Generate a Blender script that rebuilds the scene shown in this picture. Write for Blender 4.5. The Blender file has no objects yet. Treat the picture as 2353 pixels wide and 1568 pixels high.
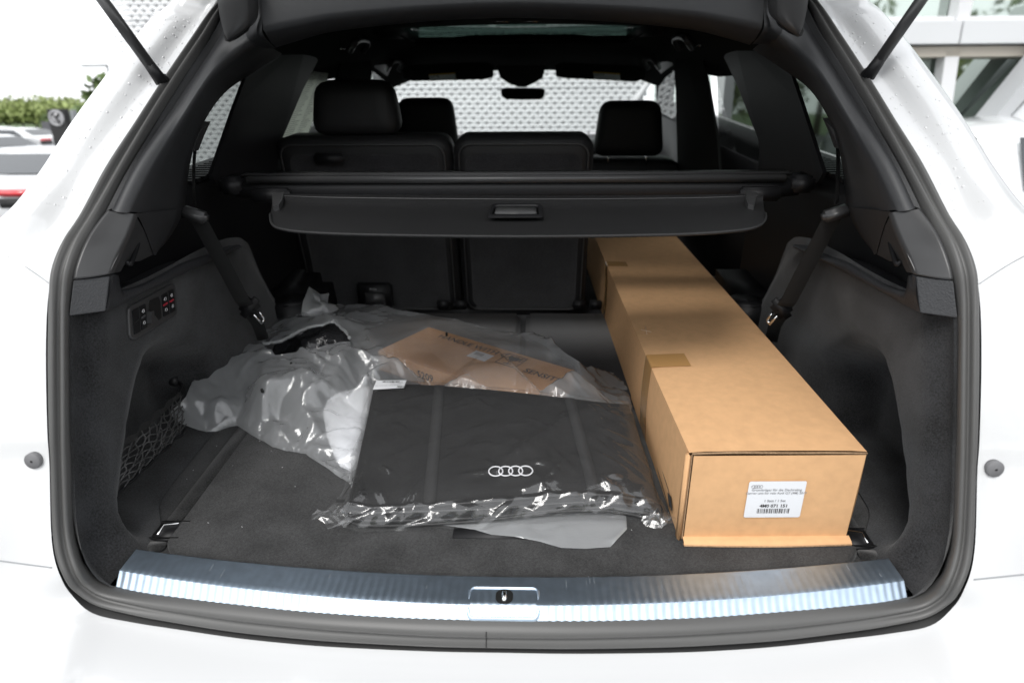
import bpy, bmesh, math, random
import numpy as np
from mathutils import Matrix, Vector
from mathutils.geometry import delaunay_2d_cdt
random.seed(7); rng = np.random.default_rng(7)
D = bpy.data; SC = bpy.context.scene; COL = SC.collection

# ------------------------------------------------------------ camera, sky, sun, exposure
TILT = Matrix.Translation((0, 0, 1.04)) @ Matrix.Rotation(math.radians(4.8), 4, 'X')   # the car stands nose up on its air springs
FPX, CU, CV = 1503.0, 1176.0, 784.0
def cam_axes(yaw, pitch, roll):
    cy, sy, cp, sp = math.cos(yaw), math.sin(yaw), math.cos(pitch), math.sin(pitch)
    f = np.array([-sy*cp, cy*cp, -sp]); r = np.array([cy, sy, 0]); u = np.cross(r, f)
    cr, sr = math.cos(roll), math.sin(roll)
    return np.array([cr*r+sr*u, -sr*r+cr*u, f])
MC = cam_axes(math.radians(1.69), math.radians(23.95), math.radians(-.5))
CC = np.array([.033, -.69, .69])
cam = D.cameras.new('camera'); camo = D.objects.new('camera', cam); COL.objects.link(camo)
m = Matrix.Identity(4)
for i in range(3):
    m[i][0] = MC[0][i]; m[i][1] = MC[1][i]; m[i][2] = -MC[2][i]; m[i][3] = CC[i]
camo.matrix_world = TILT @ m
cam.sensor_width = 36; cam.lens = 36*FPX/2352; cam.clip_end = 2000; cam.clip_start = .02
cam.dof.use_dof = True; cam.dof.focus_distance = 1.12; cam.dof.aperture_fstop = 3.6
SC.camera = camo
w = D.worlds.new("World"); SC.world = w; w.use_nodes = True
nt = w.node_tree; nt.nodes.clear()
sky = nt.nodes.new('ShaderNodeTexSky'); sky.sky_type = 'NISHITA'; sky.sun_disc = False
sky.sun_elevation = math.radians(52); sky.sun_rotation = math.radians(200); sky.air_density = 1.0; sky.dust_density = 1.0
hs = nt.nodes.new('ShaderNodeHueSaturation'); hs.inputs['Saturation'].default_value = .12
mxs = nt.nodes.new('ShaderNodeMixRGB'); mxs.inputs[0].default_value = .72; mxs.inputs[2].default_value = (6.6, 6.75, 6.95, 1)   # closed cloud deck over the clear-sky gradient
bg = nt.nodes.new('ShaderNodeBackground'); bg.inputs[1].default_value = .12
wo = nt.nodes.new('ShaderNodeOutputWorld')
nt.links.new(sky.outputs[0], hs.inputs['Color']); nt.links.new(hs.outputs[0], mxs.inputs[1]); nt.links.new(mxs.outputs[0], bg.inputs[0]); nt.links.new(bg.outputs[0], wo.inputs[0])
sl = D.lights.new('sun', 'SUN'); sl.energy = 1.0; sl.angle = math.radians(25); sl.color = (1, .98, .95)
so = D.objects.new('sun', sl); COL.objects.link(so)
so.rotation_euler = (math.radians(38), 0, math.radians(-20)); so.location = (0, -5, 8)
vs = SC.view_settings; vs.view_transform = 'Standard'; vs.look = 'None'; vs.exposure = 1.12; vs.gamma = 1; vs.use_curve_mapping = False
SC.cycles.transparent_max_bounces = 16; SC.cycles.max_bounces = 8

# ------------------------------------------------------------ pixel -> place (car frame, or world frame with tilt undone)
def at(u, v, X=None, Y=None, Z=None):
    d = np.array([(u-CU)/FPX, -(v-CV)/FPX, 1.]) @ MC
    if X is not None: s = (X-CC[0])/d[0]
    elif Y is not None: s = (Y-CC[1])/d[1]
    else: s = (Z-CC[2])/d[2]
    return Vector(CC+d*s)
CW = TILT @ Vector(CC)
def atw(u, v, Y=None, Z=None, X=None):
    d = TILT.to_3x3() @ Vector(np.array([(u-CU)/FPX, -(v-CV)/FPX, 1.]) @ MC)
    s = (Y-CW.y)/d.y if Y is not None else ((Z-CW.z)/d.z if Z is not None else (X-CW.x)/d.x)
    return CW + d*s

# ------------------------------------------------------------ materials
def mat(name, col, rough=.5, metal=0, coat=0, spec=.5, noise=None, bump=None, sheen=0, emis=None):
    """noise=(scale, amount, detail); bump=(scale, strength, distance, kind)"""
    m = D.materials.new(name); m.use_nodes = True; n = m.node_tree.nodes; l = m.node_tree.links
    b = n['Principled BSDF']; b.inputs['Base Color'].default_value = (*col, 1)
    b.inputs['Roughness'].default_value = rough; b.inputs['Metallic'].default_value = metal
    b.inputs['Coat Weight'].default_value = coat; b.inputs['Coat Roughness'].default_value = .04
    b.inputs['Specular IOR Level'].default_value = spec; b.inputs['Sheen Weight'].default_value = sheen
    b.inputs['Sheen Roughness'].default_value = .6
    tc = n.new('ShaderNodeTexCoord')
    if noise:
        t = n.new('ShaderNodeTexNoise'); t.inputs['Scale'].default_value = noise[0]; t.inputs['Detail'].default_value = noise[2]
        l.new(tc.outputs['Object'], t.inputs['Vector'])
        t2 = n.new('ShaderNodeTexNoise'); t2.inputs['Scale'].default_value = noise[0]*.035; t2.inputs['Detail'].default_value = 4
        l.new(tc.outputs['Object'], t2.inputs['Vector'])
        a = n.new('ShaderNodeMath'); a.operation = 'ADD'; l.new(t.outputs[0], a.inputs[0]); l.new(t2.outputs[0], a.inputs[1])
        r = n.new('ShaderNodeMapRange'); r.inputs[1].default_value = .74; r.inputs[2].default_value = 1.26
        r.inputs[3].default_value = 1-noise[1]; r.inputs[4].default_value = 1+noise[1]
        l.new(a.outputs[0], r.inputs[0])
        v = n.new('ShaderNodeVectorMath'); v.operation = 'SCALE'; v.inputs[0].default_value = col
        l.new(r.outputs[0], v.inputs['Scale']); l.new(v.outputs[0], b.inputs['Base Color'])
    if bump:
        kind = bump[3] if len(bump) > 3 else 'noise'
        if kind == 'noise':
            t = n.new('ShaderNodeTexNoise'); t.inputs['Scale'].default_value = bump[0]; t.inputs['Detail'].default_value = 3; o = t.outputs[0]
        elif kind == 'voronoi':
            t = n.new('ShaderNodeTexVoronoi'); t.inputs['Scale'].default_value = bump[0]; o = t.outputs[0]
        elif kind == 'weave':
            o = None
            t = n.new('ShaderNodeTexWave'); t.bands_direction = 'X'; t.inputs['Scale'].default_value = bump[0]
            q = n.new('ShaderNodeTexWave'); q.bands_direction = 'Y'; q.inputs['Scale'].default_value = bump[0]
            l.new(tc.outputs['Object'], q.inputs['Vector'])
            a = n.new('ShaderNodeMath'); a.operation = 'MULTIPLY'; l.new(t.outputs[1], a.inputs[0]); l.new(q.outputs[1], a.inputs[1]); o = a.outputs[0]
        else:
            t = n.new('ShaderNodeTexWave'); t.bands_direction = kind; t.inputs['Scale'].default_value = bump[0]; o = t.outputs[1]
        l.new(tc.outputs['Object'], t.inputs['Vector'])
        bp = n.new('ShaderNodeBump'); bp.inputs['Strength'].default_value = bump[1]; bp.inputs['Distance'].default_value = bump[2]
        l.new(o, bp.inputs['Height']); l.new(bp.outputs[0], b.inputs['Normal'])
    if emis: b.inputs['Emission Color'].default_value = (*emis, 1); b.inputs['Emission Strength'].default_value = 1
    return m
def thin_ior(n, l, f, ior):
    """same surface reflection from either side of a thin sheet"""
    g_ = n.new('ShaderNodeNewGeometry'); r = n.new('ShaderNodeMapRange'); r.inputs[3].default_value = ior; r.inputs[4].default_value = 1/ior
    l.new(g_.outputs['Backfacing'], r.inputs[0]); l.new(r.outputs[0], f.inputs[0])
def glass_mat(name, tint, ior=1.45, rough=0.0):
    m = D.materials.new(name); m.use_nodes = True; n = m.node_tree.nodes; l = m.node_tree.links; n.clear()
    o = n.new('ShaderNodeOutputMaterial'); mx = n.new('ShaderNodeMixShader'); t = n.new('ShaderNodeBsdfTransparent'); g = n.new('ShaderNodeBsdfGlossy')
    f = n.new('ShaderNodeFresnel'); thin_ior(n, l, f, ior)
    t.inputs[0].default_value = (*tint, 1); g.inputs['Roughness'].default_value = rough
    l.new(f.outputs[0], mx.inputs[0]); l.new(t.outputs[0], mx.inputs[1]); l.new(g.outputs[0], mx.inputs[2]); l.new(mx.outputs[0], o.inputs[0])
    return m
def film_mat(name, haze, col, gloss_rough, ior=1.5, bump=None, cling=False, through=.45):
    """thin plastic film: clear share, milky share (scatters both ways) and a glossy skin"""
    m = D.materials.new(name); m.use_nodes = True; n = m.node_tree.nodes; l = m.node_tree.links; n.clear()
    o = n.new('ShaderNodeOutputMaterial'); mx = n.new('ShaderNodeMixShader'); mx2 = n.new('ShaderNodeMixShader'); ms = n.new('ShaderNodeMixShader')
    t = n.new('ShaderNodeBsdfTransparent'); g = n.new('ShaderNodeBsdfGlossy'); d = n.new('ShaderNodeBsdfDiffuse'); tr = n.new('ShaderNodeBsdfTranslucent')
    f = n.new('ShaderNodeFresnel'); thin_ior(n, l, f, ior)
    d.inputs[0].default_value = (*col, 1); tr.inputs[0].default_value = (*col, 1); g.inputs['Roughness'].default_value = gloss_rough
    ms.inputs[0].default_value = through; l.new(d.outputs[0], ms.inputs[1]); l.new(tr.outputs[0], ms.inputs[2])
    mx.inputs[0].default_value = haze
    if cling:      # clearer where the film touches what it covers
        at_ = n.new('ShaderNodeAttribute'); at_.attribute_name = 'cling'; mr = n.new('ShaderNodeMapRange'); mr.inputs[3].default_value = haze; mr.inputs[4].default_value = haze*.42; mr.clamp = False
        l.new(at_.outputs['Fac'], mr.inputs[0]); l.new(mr.outputs[0], mx.inputs[0])
    l.new(t.outputs[0], mx.inputs[1]); l.new(ms.outputs[0], mx.inputs[2])
    l.new(f.outputs[0], mx2.inputs[0]); l.new(mx.outputs[0], mx2.inputs[1]); l.new(g.outputs[0], mx2.inputs[2]); l.new(mx2.outputs[0], o.inputs[0])
    if bump:
        tc = n.new('ShaderNodeTexCoord'); mp = n.new('ShaderNodeMapping'); mp.inputs['Scale'].default_value = (1, 1.8, 1)
        nz = n.new('ShaderNodeTexNoise'); nz.inputs['Scale'].default_value = bump[0]; nz.inputs['Detail'].default_value = 3
        nz.inputs['Distortion'].default_value = 1.2
        bp = n.new('ShaderNodeBump'); bp.inputs['Strength'].default_value = bump[1]; bp.inputs['Distance'].default_value = bump[2]
        l.new(tc.outputs['Object'], mp.inputs[0]); l.new(mp.outputs[0], nz.inputs['Vector']); l.new(nz.outputs[0], bp.inputs['Height'])
        for q in (g, d): l.new(bp.outputs[0], q.inputs['Normal'])
    return m
M = dict(
 paint=mat('white_paint', (.645, .65, .655), .22, coat=1, spec=.5),
 rubber=mat('seal_rubber', (.085, .084, .082), .45, spec=.5, bump=(900, .15, .0005)),
 blackgap=mat('black_gap', (.006, .006, .006), .6),
 carpet=mat('side_carpet', (.0165, .017, .0185), .95, spec=.1, noise=(420, .85, 2), bump=(1500, .5, .001), sheen=.2),
 floorc=mat('floor_carpet', (.023, .023, .0232), .95, spec=.1, noise=(420, .75, 2), bump=(1500, .5, .001), sheen=.2),
 plastic=mat('grained_plastic', (.030, .031, .033), .42, spec=.5, bump=(260, .35, .0006, 'Z')),
 satin=mat('satin_plastic', (.045, .045, .046), .34, spec=.5, bump=(900, .1, .0004)),
 leather=mat('leather_grain', (.034, .035, .038), .45, spec=.5, bump=(420, .5, .0008, 'voronoi')),
 seam=mat('seam_shadow', (.30, .31, .32), .6), stop=mat('grey_rubber', (.16, .16, .165), .6),
 dark=mat('dark_plastic', (.010, .010, .011), .5, spec=.3, bump=(700, .2, .0004)),
 liner=mat('headliner_cloth', (.018, .019, .018), .95, spec=.1, bump=(900, .3, .0006)),
 seat=mat('seat_leather', (.014, .014, .015), .55, spec=.4, bump=(500, .3, .0005, 'voronoi')),
 seatcarpet=mat('seatback_carpet', (.024, .024, .026), .95, spec=.1, noise=(300, .4, 4), bump=(800, .4, .001), sheen=.25),
 metal=mat('brushed_steel', (.48, .58, .69), .42, metal=1, noise=(60, .10, 4)),
 chrome=mat('chrome', (.8, .8, .8), .12, metal=1),
 strap=mat('belt_webbing', (.020, .020, .020), .7, bump=(900, .6, .0006, 'weave')),
 vinyl=mat('cover_vinyl', (.015, .015, .0155), .45, spec=.4, bump=(700, .5, .0004, 'weave')),
 nylon=mat('bag_nylon', (.021, .021, .022), .65, spec=.35, noise=(600, .35, 1), bump=(520, 1, .0009, 'weave')),
 tapeb=mat('nylon_strap', (.018, .018, .019), .6, bump=(300, .8, .0006, 'Y')),
 card=mat('cardboard', (.655, .39, .20), .8, spec=.2, noise=(60, .07, 6), bump=(160, .15, .0006)),
 cardlight=mat('cardboard_scuff', (.78, .62, .45), .8), cardin=mat('cardboard_edge', (.34, .22, .13), .9, spec=.1, noise=(300, .3, 3)),
 card2=mat('small_cardboard', (.60, .32, .145), .8, spec=.2, noise=(50, .08, 6)),
 tape=mat('packing_tape', (.52, .29, .11), .22, coat=.5),
 label=mat('white_label', (.74, .75, .77), .5),
 ink=mat('black_ink', (.03, .03, .03), .6),
 greyink=mat('grey_ink', (.22, .22, .23), .6),
 sticker=film_mat('window_paper', 1.0, (.86, .88, .82), .6, 1.2, None, False, .85),
 yellow=mat('yellow_band', (.7, .42, .03), .6),
 visorlab=mat('visor_label', (.85, .86, .84), .7),
 ledred=mat('red_switch_lamp', (.42, .03, .05), .4),
 ledgrey=mat('grey_switch_lamp', (.07, .07, .075), .4),
 white=mat('white_symbol', (.55, .55, .56), .6),
 thread=mat('white_embroidery', (.82, .82, .85), .6, bump=(900, .5, .0005)),
 cord=mat('net_cord', (.06, .06, .06), .8, noise=(500, .8, 2)),
 foam=mat('white_foam', (.86, .87, .90), .7),
 blackfilm=mat('black_film', (.02, .02, .022), .16, spec=.6, bump=(60, .8, .006)),
 bag=film_mat('milky_polythene', .34, (.84, .86, .88), .15, 1.8, bump=(70, .3, .003), cling=True),
 clear=film_mat('clear_film', .05, (.8, .8, .8), .10, 1.75, bump=(40, .22, .003)),
 tint=glass_mat('tinted_glass', (.33, .35, .34)), wind=glass_mat('windscreen_glass', (.93, .96, .95)),
 roofg=glass_mat('sunroof_glass', (.20, .26, .24), 1.03), frontg=glass_mat('front_side_glass', (.55, .62, .58)),
 drop=mat('rain_drop', (.645, .65, .655), .12, coat=1), water=glass_mat('water_drop', (.97, .98, .98)),
 facade=mat('facade_panel', (.74, .75, .76), .45), hole=mat('facade_hole', (.05, .05, .05), .9),
 wallw=mat('white_cladding', (.62, .63, .64), .4), frame=mat('window_frame_white', (.66, .66, .67), .4),
 soffit=mat('beige_soffit', (.46, .42, .36), .7), column=mat('grey_column', (.42, .43, .44), .45),
 bglass=mat('building_glass', (.50, .56, .52), .03, metal=1),
 asphalt=mat('asphalt', (.055, .055, .058), .9, noise=(8, .3, 6), bump=(60, .4, .01)),
 grass=mat('grass', (.06, .10, .025), .9, noise=(2, .3, 6)),
 leaf=mat('leaf', (.24, .29, .10), .7, noise=(.7, .45, 3)), leafd=mat('dark_leaf', (.14, .20, .07), .7, noise=(.8, .4, 3)),
 bark=mat('bark', (.09, .07, .05), .9), carw=mat('car_white', (.68, .69, .70), .25, coat=1),
 cgl=mat('car_glass', (.03, .035, .04), .05, spec=.8), tyre=mat('tyre', (.02, .02, .02), .8), rim=mat('rim_metal', (.35, .35, .36), .3, metal=1),
 red=mat('tail_lamp_red', (.75, .05, .06), .2, coat=1), cblack=mat('black_grille', (.015, .015, .015), .5, bump=(60, 1, .01, 'voronoi')),
 signb=mat('sign_black', (.02, .02, .02), .5), grey=mat('fence_grey', (.10, .10, .11), .7), pole=mat('galvanised', (.3, .31, .32), .5, metal=.6),
 silver=mat('silver_print', (.45, .45, .46), .4),
)

# ------------------------------------------------------------ building helpers
BASE = {}
def thing(name, label, cat, base=(0, 0, 0), frame='car', group=None, rotz=0, kind=None):
    o = D.objects.new(name, None); COL.objects.link(o); o.empty_display_size = .1
    Lm = Matrix.Translation(base) @ Matrix.Rotation(rotz, 4, 'Z')
    o.matrix_world = (TILT @ Lm) if frame == 'car' else Lm
    if label: o['label'] = label
    if cat: o['category'] = cat
    if group: o['group'] = group
    if kind: o['kind'] = kind
    BASE[o.name] = Lm.inverted(); return o
def root(o):
    while o.parent: o = o.parent
    return o
def mesh(name, V, F, m, parent=None, smooth=True, label=None, kind=None, local=False):
    me = D.meshes.new(name); inv = BASE.get(root(parent).name) if parent else None
    V = [Vector(v) for v in V]
    if inv is not None and not local: V = [inv @ v for v in V]
    me.from_pydata([tuple(v) for v in V], [], [tuple(f) for f in F]); me.materials.append(M[m] if isinstance(m, str) else m)
    if smooth: me.polygons.foreach_set('use_smooth', [True]*len(me.polygons))
    me.update(); o = D.objects.new(name, me); COL.objects.link(o)
    if parent: o.parent = parent
    if label: o['label'] = label
    if kind: o['kind'] = kind
    return o
class MB:
    def __init__(s): s.V = []; s.F = []
    def add(s, V, F):
        b = len(s.V); s.V += [Vector(v) for v in V]; s.F += [tuple(b+i for i in f) for f in F]; return s
    def grid(s, rows, closed=False, wrap=False):
        n = len(rows[0]); b = len(s.V)
        for r in rows: s.V += [Vector(p) for p in r]
        R = len(rows)
        for i in range(R if wrap else R-1):
            for j in range(n if closed else n-1):
                a = b+i*n+j; a2 = b+i*n+(j+1) % n; c = b+((i+1) % R)*n+j; c2 = b+((i+1) % R)*n+(j+1) % n
                s.F.append((a, a2, c2, c))
        return s
    def box(s, c, d, R=None, bev=0):
        bm = bmesh.new(); bmesh.ops.create_cube(bm, size=1)
        for v in bm.verts: v.co = Vector((v.co.x*d[0], v.co.y*d[1], v.co.z*d[2]))
        if bev: bmesh.ops.bevel(bm, geom=bm.edges[:], offset=bev, segments=2, affect='EDGES')
        for v in bm.verts:
            if R is not None: v.co = R @ v.co
            v.co += Vector(c)
        bm.verts.index_update(); s.add([v.co.copy() for v in bm.verts], [[v.index for v in f.verts] for f in bm.faces]); bm.free(); return s
    def tube(s, path, r, n=8, cap=True, flat=None):
        path = [Vector(p) for p in path]; rows = []; up = Vector((0, 0, 1)); prev = None
        for i, p in enumerate(path):
            t = (path[min(i+1, len(path)-1)]-path[max(i-1, 0)]).normalized()
            if prev is None:
                a = t.cross(up); a = t.cross(Vector((1, 0, 0))) if a.length < .05 else a
            else: a = prev-t*prev.dot(t)
            a.normalize(); prev = a; b = t.cross(a); rr = r[i] if isinstance(r, (list, tuple)) else r
            rows.append([p+a*math.cos(k*2*math.pi/n)*rr+b*math.sin(k*2*math.pi/n)*rr for k in range(n)])
        b0 = len(s.V); s.grid(rows, closed=True)
        if cap:
            s.F.append(tuple(b0+k for k in range(n))[::-1]); s.F.append(tuple(b0+(len(rows)-1)*n+k for k in range(n)))
        return s
    def slab(s, pts, th):
        pts = [Vector(p) for p in pts]; th = Vector(th); n = len(pts); b = len(s.V)
        s.V += pts+[p+th for p in pts]; s.F.append(tuple(range(b, b+n))); s.F.append(tuple(range(b+2*n-1, b+n-1, -1)))
        for i in range(n): s.F.append((b+i, b+n+i, b+n+(i+1) % n, b+(i+1) % n))
        return s
    def mirror(s):
        s.V = [Vector((-v.x, v.y, v.z)) for v in s.V]; s.F = [f[::-1] for f in s.F]; return s
    def out(s, name, m, parent=None, smooth=True, **k): return mesh(name, s.V, s.F, m, parent, smooth, **k)
def autosmooth(o, deg=35):
    me = o.data; me.polygons.foreach_set('use_smooth', [True]*len(me.polygons))
    bm = bmesh.new(); bm.from_mesh(me); 
    for e in bm.edges:
        if len(e.link_faces) == 2 and e.calc_face_angle(0) > math.radians(deg): e.smooth = False
    bm.to_mesh(me); bm.free(); return o
def spl(P, k=6):
    P = [Vector(p) for p in P]; out = []
    for i in range(len(P)-1):
        a, b, c, d = P[max(i-1, 0)], P[i], P[i+1], P[min(i+2, len(P)-1)]
        for j in range(k):
            t = j/k; out.append(.5*((2*b)+(c-a)*t+(2*a-5*b+4*c-d)*t*t+(3*b-a-3*c+d)*t**3))
    out.append(P[-1]); return out
def arc_resample(P, n):
    P = [Vector(p) for p in P]; L = [0]
    for i in range(1, len(P)): L.append(L[-1]+(P[i]-P[i-1]).length)
    out = []; j = 0
    for i in range(n):
        t = L[-1]*i/(n-1)
        while j < len(P)-2 and L[j+1] < t: j += 1
        out.append(P[j].lerp(P[j+1], (t-L[j])/max(L[j+1]-L[j], 1e-9)))
    return out
def rrect(w, h, r, n=5):
    out = []
    for cx, cy, a0 in ((w/2-r, h/2-r, 0), (-w/2+r, h/2-r, 90), (-w/2+r, -h/2+r, 180), (w/2-r, -h/2+r, 270)):
        for k in range(n+1):
            a = math.radians(a0+90*k/n); out.append((cx+r*math.cos(a), cy+r*math.sin(a)))
    return out
def mir(p): return Vector((-p[0], p[1], p[2]))
def smooth01(x, a, b):
    t = min(1, max(0, (x-a)/(b-a))) if b != a else 0; return t*t*(3-2*t)
def text(s, name, size, origin, xd, yd, m, parent, bold=0, align='LEFT', depth=.0002, sx=1.0):
    """flat print: lettering lying on the plane spanned by xd, yd"""
    cu = D.curves.new('tmp', 'FONT'); cu.body = s; cu.size = size; cu.align_x = align; cu.offset = bold; cu.resolution_u = 2
    ob = D.objects.new('tmp', cu); COL.objects.link(ob)
    me = D.meshes.new_from_object(ob); D.objects.remove(ob); D.curves.remove(cu)
    xd = Vector(xd).normalized(); yd = Vector(yd); yd = (yd-xd*yd.dot(xd)).normalized(); zd = xd.cross(yd); o = Vector(origin)
    V = [o+xd*v.co.x*sx+yd*v.co.y+zd*depth for v in me.vertices]; F = [tuple(p.vertices) for p in me.polygons]; D.meshes.remove(me)
    return mesh(name, V, F, m, parent, False)

# ============================================================ LARGE STRUCTURE: ground, road, buildings
g = MB().grid([[(x, y, 0) for x in (-900, -60, 60, 900)] for y in (-900, -60, 60, 900)]).out('ground', 'grass', smooth=False); g['kind'] = 'structure'
g = MB().grid([[(x, y, .004) for x in (-58, -20, 20, 58)] for y in (-40, -10, 20, 70)]).out('parking_lot', 'asphalt', smooth=False); g['kind'] = 'structure'
for k in range(9):
    o = MB().box((-12.5+2.7*0-.0, 6+2.7*k, .010), (5, .12, .004)).out('parking_line', 'label', smooth=False); o['kind'] = 'structure'

# ---- perforated facade ahead of the car
FY = 9.6
def build_facade():
    r = thing('perforated_facade_building', 'white building wall of scalloped perforated metal panels seen ahead through the windscreen', 'building', (0, FY, 0), 'world')
    xl = atw(262, 90, Y=FY).x; xr = atw(1488, 190, Y=FY).x; H = 5.6
    sx, sz = .128, .068; rows_per = 2; nband = int(H/(sz*rows_per))
    for bnd in range(nband):
        if bnd < 1: continue
        mb = MB(); hb = MB(); z0 = bnd*sz*rows_per
        nx = int((xr-xl)/sx); jit = random.uniform(-.004, .004)
        for ri in range(rows_per):
            for i in range(nx):
                x = xl+(i+(.5 if ri % 2 else 0))*sx; z = z0+ri*sz
                if x+sx > xr+.25*(z-1.9): continue
                hw, hh, bs = sx*.16, sz*.17, .008
                cx, cz = x+sx/2, z+sz*.5; y0 = FY+jit
                O = [(x, y0-.004, z+.003), (x+sx*.5, y0-.008, z+.001), (x+sx, y0-.004, z+.003), (x+sx, y0, z+sz), (x+sx*.5, y0-.003, z+sz-.003), (x, y0, z+sz)]
                I = [(cx-hw, y0+bs, cz-hh*.6), (cx, y0+bs, cz-hh), (cx+hw, y0+bs, cz-hh*.6), (cx+hw, y0+bs, cz+hh*.6), (cx, y0+bs, cz+hh), (cx-hw, y0+bs, cz+hh*.6)]
                mb.add(O+I, [(k, (k+1) % 6, 6+(k+1) % 6, 6+k) for k in range(6)])
        if mb.V: mb.out('facade_panel', 'facade', r, smooth=False)
    MB().box(((xl+xr)/2+.1, FY+.12, H/2), (xr-xl-.3, .16, H)).out('wall', 'hole', r, smooth=False)
    a = atw(1493, 183, Y=FY-.1); b = atw(1440, 262, Y=FY-.1)
    d = (b-a); MB().tube([a-d*.8, b+d*1.5], .05, 6).out('edge_trim', 'frame', r)
    return r
build_facade()

# ---- showroom on the right
def build_showroom():
    Y = 6.2
    r = thing('showroom_building', 'white clad showroom with tall windows and slanted grey column, right of the car', 'building', (5, Y, 0), 'world')
    P = lambda u, v, dy=0: atw(u, v, Y=Y+dy)
    zt, zb = P(2200, 50).z, P(2200, 103).z; xl = P(1560, 100).x; xr = 12
    zs = P(2200, 116).z; x1 = P(2198, 70).x
    top = 7.
    # white band in separate cladding panels
    xs = [xl]+[q for q in (x1-4, x1-2.0, x1, x1+2.2, x1+4.4, x1+6.6) if q > xl+.1]
    for a, b in zip(xs, xs[1:]):
        if b > a: MB().box(((a+b)/2, Y, (zt+zb)/2), (b-a-.014, .16, zt-zb), bev=.006).out('cladding_panel', 'wallw', r, False)
    MB().box(((xl+xr)/2, Y+.16, (zt+zb)/2), (xr-xl, .14, zt-zb-.02)).out('panel_backing', 'column', r, False)
    MB().box(((xl+xr)/2, Y+.15, zb-.06), (xr-xl, .3, .09)).out('window_head', 'soffit', r, False)
    # lower windows
    gx = [xl+.2, P(2185, 200).x, xr]
    for a, b in ((P(1700, 200).x, P(2172, 200).x), (P(2204, 200).x, P(2204, 200).x+2.6)):
        fr = MB()
        for s in ((a-.03, b+.03, zs-.02, zs+.02),): fr.box(((s[0]+s[1])/2, Y+.14, (s[2]+s[3])/2), (s[1]-s[0], .1, s[3]-s[2]))
        wn = fr.out('window', 'frame', r, False)
        MB().box(((a+b)/2, Y+.2, (zs+.3)/2), (b-a, .02, zs-.3)).out('pane', 'bglass', wn, False)
    mu = MB(); a, b = P(2188, 118), P(2167, 330); mu.slab([a+Vector((-.06, 0, 0)), a+Vector((.07, 0, 0)), b+Vector((.09, 0, -.9)), b+Vector((-.06, 0, -.9))], (0, .15, 0)); mu.out('mullion', 'frame', r, False)
    # upper windows
    for a, b in ((P(1700, 20).x, P(2208, 20).x), (P(2232, 20).x, P(2232, 20).x+2.7)):
        fr = MB().box(((a+b)/2, Y+.12, zt+.03), (b-a, .1, .05)); wn = fr.out('window', 'frame', r, False)
        MB().box(((a+b)/2, Y+.2, (zt+top)/2), (b-a, .02, top-zt)).out('pane', 'bglass', wn, False)
    MB().box((P(2220, 20).x, Y+.1, (zt+top)/2), (.12, .16, top-zt)).out('mullion', 'frame', r, False)
    MB().box(((xl+.8+xr)/2, Y+.9, top/2), (xr-xl-.8, .6, top)).out('wall', 'column', r, False)
    # slanted grey column and white wall below it
    a0, a1, b0, b1 = P(2352, 188, -.35), P(2352, 232, -.35), P(2218, 352, -.35), P(2238, 352, -.35)
    dl = (b0-a0); 
    MB().slab([a0-dl*1.2, a1-dl*1.2+Vector((.05, 0, 0)), b1+dl*.6, b0+dl*.6], (0, .3, 0)).out('slanted_column', 'column', r, False)
    c0, c1 = P(2358, 232, -.30), P(2235, 357, -.30); dc = c1-c0
    MB().slab([c0-dc*1.5, c1+dc*2.4, Vector((c1.x+dc.x*2.4, c1.y, 0)), Vector((c0.x-dc.x*1.5, c0.y, 0))], (0, .25, 0)).out('white_wall', 'wallw', r, False)
    return r
build_showroom()

# ---- trees
def crown(c, R, n, leafsize, m, parent, lobes=9, seed=0):
    rg = np.random.default_rng(seed); V = []; F = []
    L = [(np.array([rg.normal()*.45*R[0], rg.normal()*.45*R[1], rg.uniform(-.5, .6)*R[2]]), rg.uniform(.35, .62)) for _ in range(lobes)]
    for i in range(n):
        lc, lr = L[rg.integers(lobes)]; d = rg.normal(size=3); d /= np.linalg.norm(d); rad = rg.uniform(.55, 1.05)
        p = np.array(c)+lc+d*np.array(R)*lr*rad; s = leafsize*rg.uniform(.5, 1.4)
        a = rg.normal(size=3); a /= np.linalg.norm(a); b = np.cross(a, d+rg.normal(size=3)*.6); b /= np.linalg.norm(b)+1e-6
        k = len(V); V += [p-a*s, p+b*s*.5, p+a*s, p-b*s*.5]; F.append((k, k+1, k+2, k+3))
    return mesh('crown', V, F, m, parent, False)
def tree(x, y, h, w_, m, label, group=None, seed=0, n=1500, z=0):
    t = thing('tree', label, 'tree', (x, y, z), 'world', group)
    tb = MB().tube([(x, y, z), (x+.05*h*.3, y, z+h*.3), (x, y, z+h*.62)], [.03*h, .022*h, .008*h], 7)
    for k in range(5):
        a = k*1.3+seed; tb.tube([(x, y, z+h*(.28+.06*k)), (x+math.cos(a)*w_*.5, y+math.sin(a)*w_*.5, z+h*(.55+.07*k))], [.012*h, .004*h], 5)
    tb.out('trunk', 'bark', t)
    crown((x, y, z+h*.55), (w_, w_, h*.50), n, .26+h*.015, m, t, lobes=14, seed=seed); return t
treesL = [(-30, 278, 258, 60, 4.0, 'leaf'), (40, 232, 60, 0, 5, 'leafd'), (105, 228, 0, 0, 5, 'leaf'), (150, 236, 0, 0, 4, 'leaf'), (185, 240, 0, 0, 4, 'leafd'), (10, 242, 0, 0, 4.2, 'leafd'), (70, 226, 0, 0, 4.2, 'leaf')]
wh = ['leftmost bright green tree at the photo edge behind the parked cars', 'dark rounded tree beyond the parked cars on the left', 'tallest yellow-green tree beyond the car park', 'yellow-green tree just left of the round black sign', 'dark green tree right behind the black sign', 'low dark tree near the left photo edge', 'feathery green tree between the dark tree and the sign']
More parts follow.
